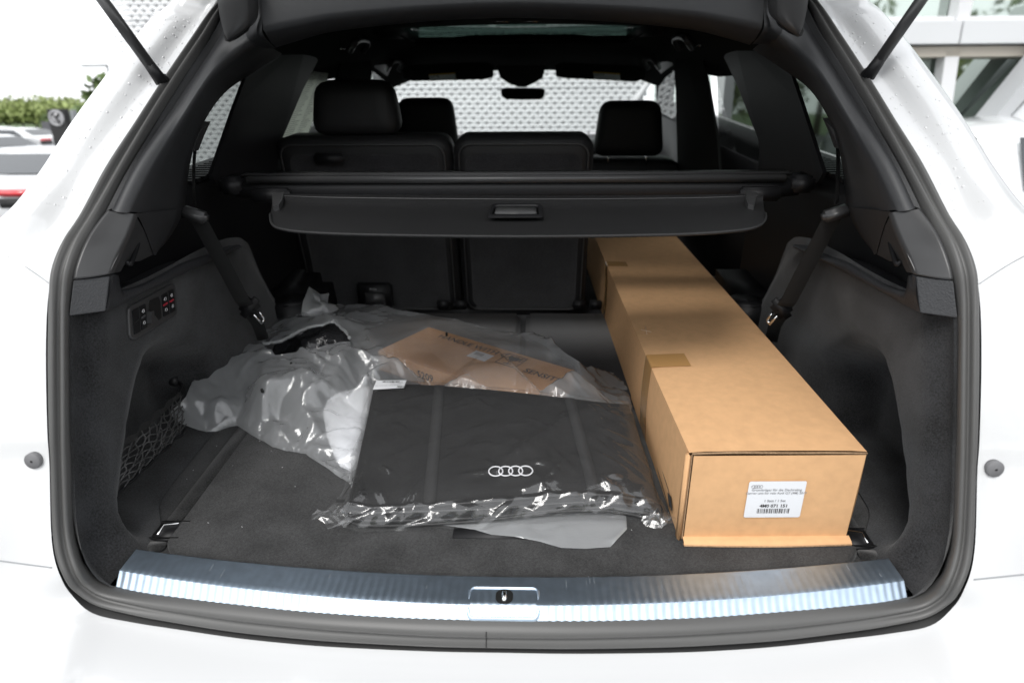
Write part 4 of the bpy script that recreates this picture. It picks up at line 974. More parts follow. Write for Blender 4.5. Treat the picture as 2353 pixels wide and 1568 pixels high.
# ============================================================ WINDOW STICKER
V = [at(708, 152, X=-.600), at(757, 163, X=-.600), at(707, 311, X=-.604), at(636, 333, X=-.604)]
wsk = thing('window_sticker', 'pale printed price sheet taped inside the left rear window', 'sticker', tuple(V[3]))
V = [at(712, 150, X=-.632), at(757, 163, X=-.632), at(707, 311, X=-.640), at(630, 333, X=-.640)]
mesh('paper', V+[p+Vector((-.001, 0, 0)) for p in V], [(0, 1, 2, 3), (7, 6, 5, 4)], 'sticker', wsk, False)
pl = MB(); 
for k in range(34):
    t = .06+.9*k/34; a_ = V[0].lerp(V[3], t); b_ = V[1].lerp(V[2], t)
    for (x0, x1) in ((.12, random.uniform(.3, .48)), (.55, random.uniform(.6, .92))):
        p, q_ = a_.lerp(b_, x0), a_.lerp(b_, x1); dz = (V[3]-V[0])*.006; pl.add([p+Vector((.002, 0, 0)), q_+Vector((.002, 0, 0)), q_+dz+Vector((.002, 0, 0)), p+dz+Vector((.002, 0, 0))], [(0, 1, 2, 3)])
pl.out('printed_lines', 'greyink', wsk, False)

# ============================================================ LONG CARDBOARD BOX
phi = math.atan2(.03, 1.2)
lb = thing('long_cardboard_box', 'long brown cardboard box lying lengthways on the right, reaching under the cargo cover', 'box', (.262, .108, .0065), rotz=phi)
Wb, Lb_, Hb = .254, 1.42, .157
def bxp(x, y, z): return Vector((x, y, z))
def panel_grid(f, nu, nv, nm, m='card', par=lb):
    return MB().grid([[f(i/nu, j/nv) for j in range(nv+1)] for i in range(nu+1)]).out(nm, m, par, local=True)
wv = lambda y, a=1: .0014*a*math.sin(y*9+1)+.0008*a*math.sin(y*23)
panel_grid(lambda a, b: (a*Wb+(.003*math.sin(b*5)*(a-.5)), b*Lb_, Hb+.0025*math.sin(math.pi*a)*math.sin(b*6+.5)-.0015*(a in (0., 1.))), 12, 60, 'top_panel')
panel_grid(lambda a, b: (.0-.0035*math.sin(math.pi*a)*math.sin(b*7+.4)+(.003*math.sin(b*5)*(-.5))*a, b*Lb_, a*(Hb-.0014)), 8, 60, 'left_panel')
panel_grid(lambda a, b: (Wb+.002*math.sin(math.pi*a)+(.003*math.sin(b*5)*.5)*a, b*Lb_, a*(Hb-.0014)), 8, 60, 'right_panel')
MB().box((Wb/2, Lb_/2, .001), (Wb, Lb_, .002)).out('bottom_panel', 'card', lb, False, local=True)
MB().box((Wb/2, Lb_, Hb/2), (Wb, .003, Hb-.003)).out('back_panel', 'card', lb, False, local=True)
# front closure: flap slightly proud, folded lip with visible edge
flap = lambda a, b: (.006+a*(Wb-.008), -.0035-.002*math.sin(a*3.1)*math.sin(b*3.1), .004+b*(Hb-.0085))
panel_grid(flap, 16, 8, 'front_flap')
ed = MB(); ed.tube([(.004+(Wb-.004)*t, -.002+.0008*math.sin(t*9), Hb-.0022+.0014*math.sin(t*4)) for t in np.linspace(0, 1, 24)], .0016, 5); ed.out('flap_edge', 'cardin', lb, local=True)
lip = MB().grid([[(.004+(Wb-.002)*t, y+(-.003*math.sin(t*3.1) if y < -.005 else 0), z) for y, z in ((-.003, .0075), (-.008, .0065), (-.013, .005), (-.0165, .0025), (-.016, .0), (-.003, -.001))] for t in np.linspace(0, 1, 20)]); lip.out('bottom_lip', 'card', lb, local=True)
ed = MB(); ed.tube([(.004+(Wb-.004)*t, -.0165-.003*math.sin(t*3.1), .0012) for t in np.linspace(0, 1, 20)], .0016, 5); ed.out('lip_edge', 'cardin', lb, local=True)
MB().box((-.001, .002, Hb/2-.002), (.006, .014, Hb-.004), bev=.002).out('corner_fold', 'card', lb, local=True)
MB().box((.0035, -.0028, Hb/2), (.0016, .002, Hb-.006)).out('flap_gap', 'cardin', lb, False, local=True)
# tapes
inv = BASE[lb.name]
def tape(y0, y1, xin, zdown, tone='tape'):
    rows = []
    for y in (y0, (y0+y1)/2, y1):
        j = random.uniform(-.002, .002)
        zt = lambda x, y: Hb+.0032*math.sin(math.pi*min(1, x/Wb))*math.sin(y/Lb_*6+.5)+.0010
        rows.append([(-.0014-.0035*math.sin(math.pi*z/Hb)*math.sin(y/Lb_*7+.4), y+j, z) for z in np.linspace(zdown, Hb-.002, 8)]+[(-.0012, y, Hb), (.0012, y, Hb+.0012)]+[(x, y, zt(x, y)) for x in np.linspace(.006, xin, 5)])
    return MB().grid(rows).out('packing_tape', tone, lb, local=True)
y_a = (inv @ at(1490, 845, Z=.163)).y; y_b = (inv @ at(1490, 816, Z=.163)).y; tape(y_a, y_b, .070, .004)
y_a = (inv @ at(1395, 612, Z=.163)).y; y_b = (inv @ at(1395, 601, Z=.163)).y; tape(y_a, y_b, .055, .004)
# shipping label on the front
def front(u, v, off=.0075):
    p = at(u, v, Y=.100); p = inv @ p; return p
lc = [front(1722, 1107), front(1857, 1111), front(1840, 1194), front(1711, 1190)]
x0 = (lc[0].x+lc[3].x)/2; x1 = (lc[1].x+lc[2].x)/2; z1 = (lc[0].z+lc[1].z)/2; z0 = (lc[2].z+lc[3].z)/2; yl_ = -.0068
lab = mesh('shipping_label', [(x+(x0+x1)/2, yl_, z+(z0+z1)/2) for x, z in rrect(x1-x0, z1-z0, .003)], [tuple(range(24))[::-1]], 'label', lb, False, local=True)
Bl = Matrix.Translation((.262, .108, .0065)) @ Matrix.Rotation(phi, 4, 'Z'); XD = Bl.to_3x3() @ Vector((1, 0, 0)); ZD = Vector((0, 0, 1))
LW, LH = x1-x0, z1-z0
def lt(s, fx, fz, size, bold=0, m='greyink'): return text(s, 'label_print', size, Bl @ Vector((x0+LW*fx, yl_-.0003, z0+LH*fz)), XD, ZD, m, lb, bold=bold, align='CENTER')
lt('Grundträger für die Dachreling', .5, .74, .0058, 0.00005); lt('Carrier unit for rails Audi Q7 (4M) 2019', .5, .655, .0054, .00005); lt('1 Satz / 1 Set', .5, .44, .0060, .0001, 'greyink'); lt('4M0 071 151', .5, .29, .0078, .0002, 'ink')
def rings(c, xd, yd, R_, gap, tk, m, parent, seg=28):
    mb = MB(); xd = Vector(xd).normalized(); yd = Vector(yd).normalized()
    for k in range(4):
        cc2 = Vector(c)+xd*(k-1.5)*gap; mb.tube([cc2+xd*R_*math.cos(a)+yd*R_*math.sin(a) for a in [i*2*math.pi/seg for i in range(seg+1)]], tk, 5, cap=False)
    return mb.out('ring_emblem', m, parent)
rings(Bl @ Vector((x0+LW*.15, yl_-.0004, z0+LH*.86)), XD, ZD, .0026, .0036, .0003, 'greyink', lb)
bc = MB(); xx = x0+LW*.22
while xx < x0+LW*.80:
    w_ = random.choice((.0005, .0008, .0014)); bc.add([Bl @ Vector((xx, yl_-.0003, z0+LH*.12)), Bl @ Vector((xx+w_, yl_-.0003, z0+LH*.12)), Bl @ Vector((xx+w_, yl_-.0003, z0+LH*.25)), Bl @ Vector((xx, yl_-.0003, z0+LH*.25))], [(0, 1, 2, 3)]); xx += w_+random.choice((.0006, .0009, .0016))
bc.out('barcode', 'ink', lb, False)
# print along the left side of the box near its end
YD = Bl.to_3x3() @ Vector((0, 1, 0))
def side_print(pts, nm='side_print'):
    mb = MB(); mb.tube([Bl @ Vector((-.0045, y, z)) for y, z in pts], .0007, 4); return mb.out(nm, 'ink', lb)
def on_side(u, v): return at(u, v, X=.2570)
mb = MB(); mb.tube([on_side(*p) for p in ((1507, 1052), (1514, 1058), (1536, 1128), (1542, 1172), (1534, 1160), (1512, 1084), (1507, 1052))], .00045, 4); mb.out('side_print', 'ink', lb)
mb = MB(); mb.tube([on_side(1507+3*math.cos(a), 1046+6*math.sin(a)) for a in [k*.628 for k in range(11)]], .0004, 4); mb.out('side_print', 'ink', lb)
mesh('side_mark', [on_side(u, v) for u, v in ((1533, 1130), (1541, 1140), (1544, 1172), (1536, 1160))], [(0, 1, 2, 3)], 'ink', lb, False)
text('20', 'side_print', .011, on_side(1541, 1170), -YD, ZD, 'ink', lb)
sc = MB(); 
for a_, b_ in (((1472, 757), (1496, 762)), ((1482, 748), (1486, 768))): sc.tube([at(*a_, Z=.1665), at(*b_, Z=.1665)], .0005, 4)
sc.out('scratch_mark', 'cardlight', lb)
# ============================================================ SMALL ORANGE-BROWN BOX inside the bag
A_, B2_, C_ = at(905, 817, Z=.062), at(985, 751, Z=.062), at(1318, 850, Z=.062)
ux = (C_-B2_); Ls = ux.length; ux.normalize(); uy = Vector((-ux.y, ux.x, 0)); dep = abs((B2_-A_).dot(uy))
O_ = B2_-uy*dep
sbx = thing('small_cardboard_box', 'orange-brown printed fragile box seen through the milky plastic bag', 'box', tuple(O_-Vector((0, 0, .054))))
def sb(x, y, z): return O_+ux*x+uy*y+Vector((0, 0, z-.062))
pan = lambda q_, nm: mesh(nm, [sb(*p) for p in q_], [(0, 1, 2, 3)], 'card2', sbx, False)
Zs = .062; pan([(0, 0, Zs), (Ls, 0, Zs), (Ls, dep, Zs), (0, dep, Zs)], 'top_panel'); pan([(0, 0, .008), (Ls, 0, .008), (Ls, 0, Zs), (0, 0, Zs)], 'front_panel'); pan([(0, dep, .008), (0, 0, .008), (0, 0, Zs), (0, dep, Zs)], 'left_panel')
pan([(Ls, 0, .008), (Ls, dep, .008), (Ls, dep, Zs), (Ls, 0, Zs)], 'right_panel'); pan([(Ls, dep, .008), (0, dep, .008), (0, dep, Zs), (Ls, dep, Zs)], 'rear_panel')
pl_ = at(1103, 817, Z=.063); lx = (pl_-O_).dot(ux); ly = (pl_-O_).dot(uy)
mesh('white_label', [sb(lx+a, ly+b, .0630) for a, b in ((-.026, -.018), (.026, -.018), (.026, .018), (-.026, .018))], [(0, 1, 2, 3)], 'label', sbx, False)
bm_ = MB()
for k in range(6): bm_.add([sb(lx-.018+.004*k, ly-.002, .0633), sb(lx-.016+.004*k, ly-.002, .0633), sb(lx-.016+.004*k, ly+.012, .0633), sb(lx-.018+.004*k, ly+.012, .0633)], [(0, 1, 2, 3)])
bm_.out('label_barcode', 'greyink', sbx, False)
pg = at(1175, 828, Z=.063); gx = (pg-O_).dot(ux); gy = (pg-O_).dot(uy)
gl = MB(); fr_ = [(-.026, -.026), (.026, -.026), (.026, .026), (-.026, .026), (-.026, -.026)]
gl.tube([sb(gx+a, gy+b, .0633) for a, b in fr_], .0008, 4); gl.add([sb(gx+a, gy+b, .0634) for a, b in ((-.014, .018), (.014, .018), (.012, .004), (.003, -.003), (-.003, -.003), (-.012, .004))], [tuple(range(6))[::-1]])
gl.add([sb(gx+a, gy+b, .0634) for a, b in ((-.0015, -.003), (.0015, -.003), (.0015, -.017), (-.0015, -.017))], [(0, 1, 2, 3)]); gl.add([sb(gx+a, gy+b, .0634) for a, b in ((-.010, -.017), (.010, -.017), (.010, -.020), (-.010, -.020))], [(0, 1, 2, 3)])
gl.out('glass_symbol', 'ink', sbx)
text('HANDLE WITH CARE', 'warning_print', .026, sb(.06, dep*.86-.012, .0632), tuple(ux), tuple(uy), 'ink', sbx, bold=.0003)
text('SENSITIVE', 'warning_print', .026, sb(gx+.05, gy-.03, .0632), tuple(ux), tuple(uy), 'ink', sbx, bold=.0003)
for xx in (.12, .25, .33): text('5209', 'number_print', .024, sb(xx, -.0006, .030), tuple(ux), (0, 0, 1), 'ink', sbx, bold=.0003)

# ============================================================ plastic sheets: crumpled height fields
def tin(nx, ny, ang, seed):
    """piecewise flat random facets, stretched and turned: the look of crumpled film"""
    rg = np.random.default_rng(seed); G = rg.uniform(-1, 1, (160, 160)); jx = rg.uniform(-.38, .38, (160, 160)); jy = rg.uniform(-.38, .38, (160, 160)); flip = rg.integers(0, 2, (160, 160))
    ca, sa = math.cos(ang), math.sin(ang)
    def f(x, y):
        u = (x*ca+y*sa)*nx+80.3; v = (-x*sa+y*ca)*ny+80.7; u += .35*math.sin(v*1.3+seed); v += .3*math.sin(u*1.1)
        i, j = int(math.floor(u)), int(math.floor(v)); a, b = u-i, v-j; i %= 158; j %= 158
        g00, g10, g01, g11 = G[i, j], G[i+1, j], G[i, j+1], G[i+1, j+1]
        if flip[i, j]:
            return g00+(g10-g00)*a+(g11-g10)*b if a > b else g00+(g11-g01)*a+(g01-g00)*b
        return (g00+(g10-g00)*a+(g01-g00)*b) if a+b < 1 else (g11+(g01-g11)*(1-a)+(g10-g11)*(1-b))
    return f
def inpoly(p, poly):
    c = False; n = len(poly); j = n-1
    for i in range(n):
        xi, yi = poly[i][0], poly[i][1]; xj, yj = poly[j][0], poly[j][1]
        if (yi > p[1]) != (yj > p[1]) and p[0] < (xj-xi)*(p[1]-yi)/(yj-yi)+xi: c = not c
        j = i
    return c
def sheet(bound, ctrl, hole, step, noise, nm, m, parent, smoothit=2, support=None):
    """bound/ctrl/hole: 3D points; returns mesh of a draped film following them"""
    bp = []
    for i in range(len(bound)):
        a, b = bound[i], bound[(i+1) % len(bound)]; k = max(1, int((b-a).length/step/1.2))
        bp += [a.lerp(b, t/k) for t in range(k)]
    hp = []
    if hole:
        for i in range(len(hole)):
            a, b = hole[i], hole[(i+1) % len(hole)]; k = max(1, int((b-a).length/step))
            hp += [a.lerp(b, t/k) for t in range(k)]
    # coarse surface
    CP = bp+hp+list(ctrl); P2 = [Vector((p.x, p.y)) for p in CP]; nb_ = len(bp)
    r = delaunay_2d_cdt(P2, [], [], 0, 1e-6); src = r[3]; V2 = r[0]; Fc = r[2]
    Zc = []
    for k, v in enumerate(V2):
        ids = src[k]; Zc.append(CP[ids[0]].z if ids else 0.)
    tri = [(V2[f[0]], V2[f[1]], V2[f[2]], Zc[f[0]], Zc[f[1]], Zc[f[2]]) for f in Fc]
    T0 = np.array([[t[0].x, t[0].y, t[1].x, t[1].y, t[2].x, t[2].y, t[3], t[4], t[5]] for t in tri])
    def zc(x, y):
        x1, y1, x2, y2, x3, y3 = T0[:, 0], T0[:, 1], T0[:, 2], T0[:, 3], T0[:, 4], T0[:, 5]
        den = (y2-y3)*(x1-x3)+(x3-x2)*(y1-y3); den = np.where(abs(den) < 1e-12, 1e-12, den)
        a = ((y2-y3)*(x-x3)+(x3-x2)*(y-y3))/den; b = ((y3-y1)*(x-x3)+(x1-x3)*(y-y3))/den; c = 1-a-b
        mn = np.minimum(np.minimum(a, b), c); k = int(np.argmax(mn)); return float(a[k]*T0[k, 6]+b[k]*T0[k, 7]+c[k]*T0[k, 8])
    xs = [p.x for p in bound]; ys = [p.y for p in bound]; inner = []
    poly = [(p.x, p.y) for p in bp]; hpoly = [(p.x, p.y) for p in hp]
    y = min(ys); row = 0
    while y < max(ys):
        x = min(xs)+(step/2 if row % 2 else 0)
        while x < max(xs):
            q_ = (x+random.uniform(-.18, .18)*step, y+random.uniform(-.18, .18)*step)
            if inpoly(q_, poly) and not (hpoly and inpoly(q_, hpoly)): inner.append(q_)
            x += step
        y += step*.866; row += 1
    allp = [Vector((p.x, p.y)) for p in bp+hp]+[Vector(q_) for q_ in inner]
    nbh = len(bp)+len(hp)
    edges = [(i, (i+1) % len(bp)) for i in range(len(bp))]+[(len(bp)+i, len(bp)+(i+1) % len(hp)) for i in range(len(hp))]
    r = delaunay_2d_cdt(allp, edges, [], 0, 1e-6); V2, F2, src = r[0], r[2], r[3]
    Z = []; fixed = []
    for k, v in enumerate(V2):
        ids = src[k]
        if ids and ids[0] < nbh: Z.append((bp+hp)[ids[0]].z); fixed.append(True)
        else: Z.append(zc(v.x, v.y)); fixed.append(False)
    F = []
    for f in F2:
        cx = sum(V2[i].x for i in f)/3; cy = sum(V2[i].y for i in f)/3
        if inpoly((cx, cy), poly) and not (hpoly and inpoly((cx, cy), hpoly)): F.append(tuple(f))
    nbr = [set() for _ in V2]
    for f in F:
        for i in range(3): nbr[f[i]].add(f[(i+1) % 3]); nbr[f[i]].add(f[(i+2) % 3])
    for it in range(smoothit):
        Z = [z if fixed[k] or not nbr[k] else .5*z+.5*sum(Z[j] for j in nbr[k])/len(nbr[k]) for k, z in enumerate(Z)]
    V = [Vector((v.x, v.y, Z[k]+noise(v.x, v.y)*(.4 if fixed[k] else 1))) for k, v in enumerate(V2)]
    if support:
        for v in V: v.z = min(max(v.z, support(v.x, v.y)+.003), bceil(v.x, v.y))
    F = [f if (V[f[1]]-V[f[0]]).cross(V[f[2]]-V[f[0]]).z > 0 else f[::-1] for f in F]
    o = mesh(nm, V, F, m, parent, True)
    if support:
        at_ = o.data.attributes.new('cling', 'FLOAT', 'POINT'); at_.data.foreach_set('value', [clingmask(v.x, v.y) for v in V])
    return o
t1 = tin(9, 16, .5, 3); t2 = tin(22, 34, -.35, 5); t3 = tin(55, 80, .9, 8); t4 = tin(5, 8, -.6, 11)
def pz(l): return [at(u, v, Z=z) for u, v, z in l]
bagbound = pz([(690, 722, .105), (635, 730, .105), (600, 743, .09), (575, 765, .085), (557, 786, .08), (521, 815, .085), (459, 848, .10), (427, 908, .09), (390, 944, .075), (404, 968, .06), (457, 988, .03), (497, 994, .018), (546, 984, .014), (581, 1006, .012), (627, 1030, .010), (703, 1047, .010), (740, 1072, .010),
  (778, 1095, .010), (800, 1112, .010), (830, 1150, .010), (900, 1190, .009), (1090, 1216, .009), (1130, 1228, .009), (1180, 1232, .009), (1240, 1244, .009), (1290, 1258, .009), (1345, 1260, .009), (1402, 1256, .009), (1440, 1216, .009), (1436, 1150, .009), (1440, 1000, .009), (1452, 935, .010), (1440, 890, .012), (1412, 856, .014),
  (1355, 848, .03), (1330, 830, .075), (1300, 812, .085), (1270, 790, .085), (1215, 769, .085), (1150, 760, .085), (1050, 736, .085), (960, 718, .085), (874, 705, .085), (800, 700, .088), (772, 697, .09)])
bagctrl = pz([(532, 838, .098), (640, 812, .112), (740, 802, .112), (812, 795, .115), (610, 905, .085), (560, 930, .05), (480, 930, .06), (470, 965, .035), (702, 943, .062), (690, 1010, .020), (640, 960, .04), (720, 965, .060), (760, 880, .085), (690, 870, .095), (840, 850, .105), (870, 790, .105),
  (905, 815, .104), (985, 749, .102), (1316, 848, .100), (1240, 893, .100), (1100, 815, .110), (1050, 790, .112), (1180, 835, .108), (1060, 858, .101), (905, 872, .035), (1000, 885, .02), (1250, 925, .014), (1340, 900, .03), (1390, 890, .02), (1390, 905, .015),
  (740, 1000, .035), (790, 930, .045), (830, 900, .05), (830, 950, .03), (820, 1020, .02), (790, 1070, .014), (900, 950, .010), (1000, 1000, .009), (1200, 1000, .009), (1400, 1050, .009), (1000, 1100, .009), (1200, 1150, .009), (1400, 1180, .009),
  (900, 745, .10), (1000, 735, .10), (1130, 790, .108), (850, 735, .10), (600, 840, .105), (660, 742, .125), (720, 731, .130), (775, 733, .125), (825, 752, .110)])
hole = pz([(604, 792, .112), (625, 789, .114), (646, 786, .116), (675, 770, .120), (706, 755, .122), (740, 748, .122), (766, 742, .120), (782, 754, .117), (795, 764, .114), (804, 778, .112), (746, 792, .112), (680, 808, .112), (632, 816, .110)])
rgb = random.Random(12); CB = []
for _ in range(150):
    u_, v_ = rgb.uniform(400, 1400), rgb.uniform(700, 1120); p = at(u_, v_, Z=.06); an = rgb.choice((.45, .75, 2.3, 2.7, .1, 1.2))+rgb.uniform(-.3, .3)
    CB.append((p.x, p.y, math.cos(an), math.sin(an), rgb.uniform(.02, .085), rgb.uniform(.003, .009), rgb.uniform(.007, .013), rgb.choice((1, 1, -.7))))
def bcre(x, y):
    h = 0
    for cx, cy, dx, dy, L_, hh, ww, sg in CB:
        u = (x-cx)*dx+(y-cy)*dy
        if abs(u) > L_: continue
        v = abs(-(x-cx)*dy+(y-cy)*dx+.15*u*u/L_)
        if v < ww: h += sg*hh*(1-v/ww)*(1-(u/L_)**2)
    return h
bn = lambda x, y: .013*t1(x, y)+.0085*t2(x, y)+.0022*t3(x, y)+.011*t4(x, y)+bcre(x, y)
def bnoise(x, y):
    under = smooth01(y, .43, .50) if x > -.27 else 1.0
    d_ = Vector((x, y, 0))-Vector((O_.x, O_.y, 0)); a_, b_ = d_.dot(ux), d_.dot(uy)
    ob = smooth01(a_, -.06, .0)*smooth01(Ls-a_, -.06, .0)*smooth01(b_, -.05, .0)*smooth01(dep-b_, -.05, .0)
    k = max(under, .12+.22*(1-smooth01(y, .12, .15)))*(1-.82*ob)
    k *= 1-.5*smooth01(y, .62, .74)
    return bn(x, y)*k
def bsupport(x, y):
    d_ = Vector((x, y, 0))-Vector((O_.x, O_.y, 0)); a_, b_ = d_.dot(ux), d_.dot(uy); e = .012
    m_ = max(max(-a_, a_-Ls), max(-b_, b_-dep))      # outside distance to the small box
    z = .063 if m_ < .002 else .063-(m_-.002)*7
    return max(z, .0065)
def clingmask(x, y):
    d_ = Vector((x, y, 0))-Vector((O_.x, O_.y, 0)); a_, b_ = d_.dot(ux), d_.dot(uy)
    ob = smooth01(a_, -.03, .01)*smooth01(Ls-a_, -.03, .01)*smooth01(b_, -.05, -.01)*smooth01(dep-b_, -.03, .01)
    return .55*ob*(.8+.2*math.sin(x*40)*math.sin(y*33))-1.1*(1-smooth01(y, .125, .16))
BK = [at(850, 866, Z=.082), at(1452, 916, Z=.082), at(1522, 1155, Z=.04), at(790, 1160, Z=.04)]; BKP = [(p.x, p.y) for p in BK]
def bceil(x, y):
    return max(.010, .036+.043*(y-.10)/.37-.006) if inpoly((x, y), BKP) else 9
pb = thing('plastic_bag', 'large milky crumpled plastic bag spread over the left of the cargo floor', 'plastic bag', tuple(at(640, 1000, Z=.0065)))
sheet(bagbound, bagctrl, hole, .0044, bnoise, 'bag_film', 'bag', pb, 3, bsupport)
# upright corner of the bag
tipo = pz([(691, 722, .112), (698, 690, .145), (708, 660, .175), (722, 666, .172), (738, 673, .165), (754, 676, .16), (752, 697, .14), (768, 696, .128), (778, 712, .11), (735, 730, .11)])
c_ = sum(tipo, Vector())/len(tipo); rows = [[c_.lerp(p, t)+Vector((0, .008*math.sin(i*2.1+t*3), .0)) for i, p in enumerate(tipo)] for t in (.02, .35, .7, 1)]
MB().grid(rows, closed=True).out('bag_corner', 'bag', pb)
# torn rim of the mouth: a bunched roll of film
rim = spl([h+Vector((0, 0, .002)) for h in hole[:10]], 6)
MB().tube([p+Vector((random.uniform(-1, 1)*.0016, random.uniform(-1, 1)*.0016, random.uniform(0, 1)*.002)) for p in rim], [.0028+.0022*random.random() for _ in rim], 7).out('mouth_rim', 'bag', pb)
for u, v, z in ((808, 829, .104), (697, 886, .094), (670, 899, .09), (1135, 750, .09)):
    pass
for u, v, z in ((670, 838, .106), (603, 899, .094), (1026, 769, .11)):
    p = at(u, v, Z=z); MB().tube([p+Vector((0, 0, -.001)), p+Vector((0, -.002, .006))], .0026, 10).out('vent_hole', 'blackgap', pb)
# dark wrapped contents in the mouth and white foam sheet
dw = thing('dark_wrap', 'dark crumpled film bundle visible inside the mouth of the milky bag', 'bundle', tuple(at(700, 790, Z=.02)))
db = pz([(590, 810, .03), (640, 770, .07), (720, 735, .085), (800, 735, .08), (850, 780, .07), (760, 830, .05), (640, 840, .03)])
sheet(db, pz([(700, 775, .10), (740, 770, .095), (660, 800, .085), (780, 770, .09)]), [], .007, lambda x, y: .008*t2(x, y)+.003*t3(x, y), 'film_fold', 'blackfilm', dw)
wf = thing('white_foam_sheet', 'bright white padded sheet glowing under the bag left of the black carrier bag', 'foam sheet', tuple(at(790, 1000, Z=.0065)))
wo_ = [(742, 950), (752, 925), (775, 908), (812, 898), (850, 892), (852, 930), (838, 980), (826, 1040), (806, 1082), (782, 1072), (764, 1040), (750, 1000)]
wl_ = [at(u, v, Z=.008) for u, v in wo_]; c_ = sum(wl_, Vector())/len(wl_)
rows = [[(p.lerp(c_, 0)) for p in wl_]]+[[p.lerp(c_, t)+Vector((0, 0, h)) for p in wl_] for t, h in ((.02, .008), (.15, .014), (.5, .018), (.98, .019))]
MB().grid(rows, closed=True).out('padding', 'foam', wf)

# ============================================================ BLACK CARRIER BAG in clear film
bb = thing('folded_carrier_bag', 'flat folded black nylon carrier bag with white four-ring emblem, wrapped in clear film', 'bag', tuple(at(1170, 1150, Z=.010)))
ZT = .040
ZB = .082
TB = pz([(860, 874, ZB), (935, 876, ZB), (1020, 880, ZB), (1150, 891, ZB), (1290, 906, ZB), (1380, 917, ZB-.004), (1444, 922, ZB-.012)])
TF = pz([(803, 1152, ZT), (860, 1158, ZT), (1000, 1152, ZT), (1150, 1142, ZT+.003), (1280, 1130, ZT+.004), (1400, 1130, ZT+.002), (1512, 1150, ZT-.008)])
NS = 60; TB = arc_resample(spl(TB, 6), NS); TF = arc_resample(spl(TF, 6), NS)
rows = []
for i, (a_, b_) in enumerate(zip(TB, TF)):
    s = i/(NS-1); sag = math.sin(math.pi*s); top_ = []
    for t in np.linspace(0, 1, 26):
        p = a_.lerp(b_, t); edge = smooth01(t, 0, .05)*smooth01(1-t, 0, .06)*smooth01(s, 0, .03)*smooth01(1-s, 0, .03)
        top_.append(p+Vector((0, 0, -.006*(1-edge)+.0022*t2(p.x*.5, p.y*.5)*edge+.002*t1(p.x, p.y)*edge)))
    fy = .030 + .002*math.sin(s*20)
    front_ = [b_+Vector((0, -.004, -.002)), b_+Vector((0, -.008, -.007)), b_+Vector((0, -.009, -.011)), b_+Vector((0, -.012, -.015)), b_+Vector((0, -.0165, -.019)), b_+Vector((0, -.018, -.0245)), b_+Vector((0, -.016, -.029))]
    rows.append([Vector((a_.x, a_.y+.005, .010)), Vector((a_.x, a_.y+.006, .04))]+top_+front_)
e0 = [Vector((p.x+.012, p.y, max(.010, p.z-.0))) if False else Vector((p.x, p.y, .010)) for p in rows[0]]; e1 = [Vector((p.x, p.y, .010)) for p in rows[-1]]
e0m = [Vector((p.x-.006, p.y, .010+(p.z-.010)*.6)) for p in rows[0]]; e1m = [Vector((p.x+.006, p.y, .010+(p.z-.010)*.6)) for p in rows[-1]]
MB().grid([e0, e0m]+rows+[e1m, e1]).out('bag_body', 'nylon', bb)
def topz(i, t): return rows[i][2+int(round(t*25))]
def surf(s, t):
    i = s*(NS-1); i0 = int(i); i1 = min(i0+1, NS-1); j = t*25; j0 = int(j); j1 = min(j0+1, 25); a, b = i-i0, j-j0
    g_ = lambda ii, jj: rows[ii][2+jj]
    return g_(i0, j0)*(1-a)*(1-b)+g_(i1, j0)*a*(1-b)+g_(i0, j1)*(1-a)*b+g_(i1, j1)*a*b
for s0_, s1_, wd in ((.262, .258, .040), (.772, .792, .040)):
    r_ = []
    for t in np.linspace(.01, 1, 30):
        s = s0_+(s1_-s0_)*t; r_.append([surf(s-wd/2, t)+Vector((0, 0, .0004)), surf(s-wd/2, t)+Vector((0, 0, .002)), surf(s, t)+Vector((0, 0, .0022)), surf(s+wd/2, t)+Vector((0, 0, .002)), surf(s+wd/2, t)+Vector((0, 0, .0004))])
    for k in range(2, 7):
        i = int(s1_*(NS-1)); rr_ = rows[i]; p = rr_[28+k-2]; hwv = (rows[min(i+1, NS-1)][28]-rows[i-1][28]).normalized()*.011
        r_.append([p-hwv+Vector((0, -.0006, .0)), p-hwv+Vector((0, -.003, .001)), p+Vector((0, -.0034, .001)), p+hwv+Vector((0, -.003, .001)), p+hwv+Vector((0, -.0006, 0))])
    MB().grid(r_).out('carry_strap', 'tapeb', bb)
i = int(.44*(NS-1)); r_ = []
for k in range(1, 7):
    p = rows[i][28+k-1+0]; hwv = Vector((.014, 0, 0)); r_.append([p-hwv+Vector((0, -.0015, 0)), p-hwv+Vector((0, -.004, 0)), p+hwv+Vector((0, -.004, 0)), p+hwv+Vector((0, -.0015, 0))])
MB().grid(r_[2:]).out('side_strap', 'tapeb', bb)
for kk, (f0, a_) in enumerate(((28, .0), (30, .004), (32, .006), (33, .003))):
    pts = [rows[i][f0]+Vector((0, -.0016, .003*math.sin(i/NS*6+kk)*(kk > 0))) for i in range(1, NS-1)]
    mb = MB(); mb.tube(pts, .0021, 6)
    for q_ in arc_resample(pts, 190): mb.box(q_+Vector((0, -.0012, .0008)), (.0012, .003, .0032))
    mb.out('zip', 'satin', bb)
ce = at(1173, 1081, Z=ZT+.014); rings(ce, (1, .045, .0), (-.045, 1, .115), .0115, .0165, .00125, 'thread', bb, 36)
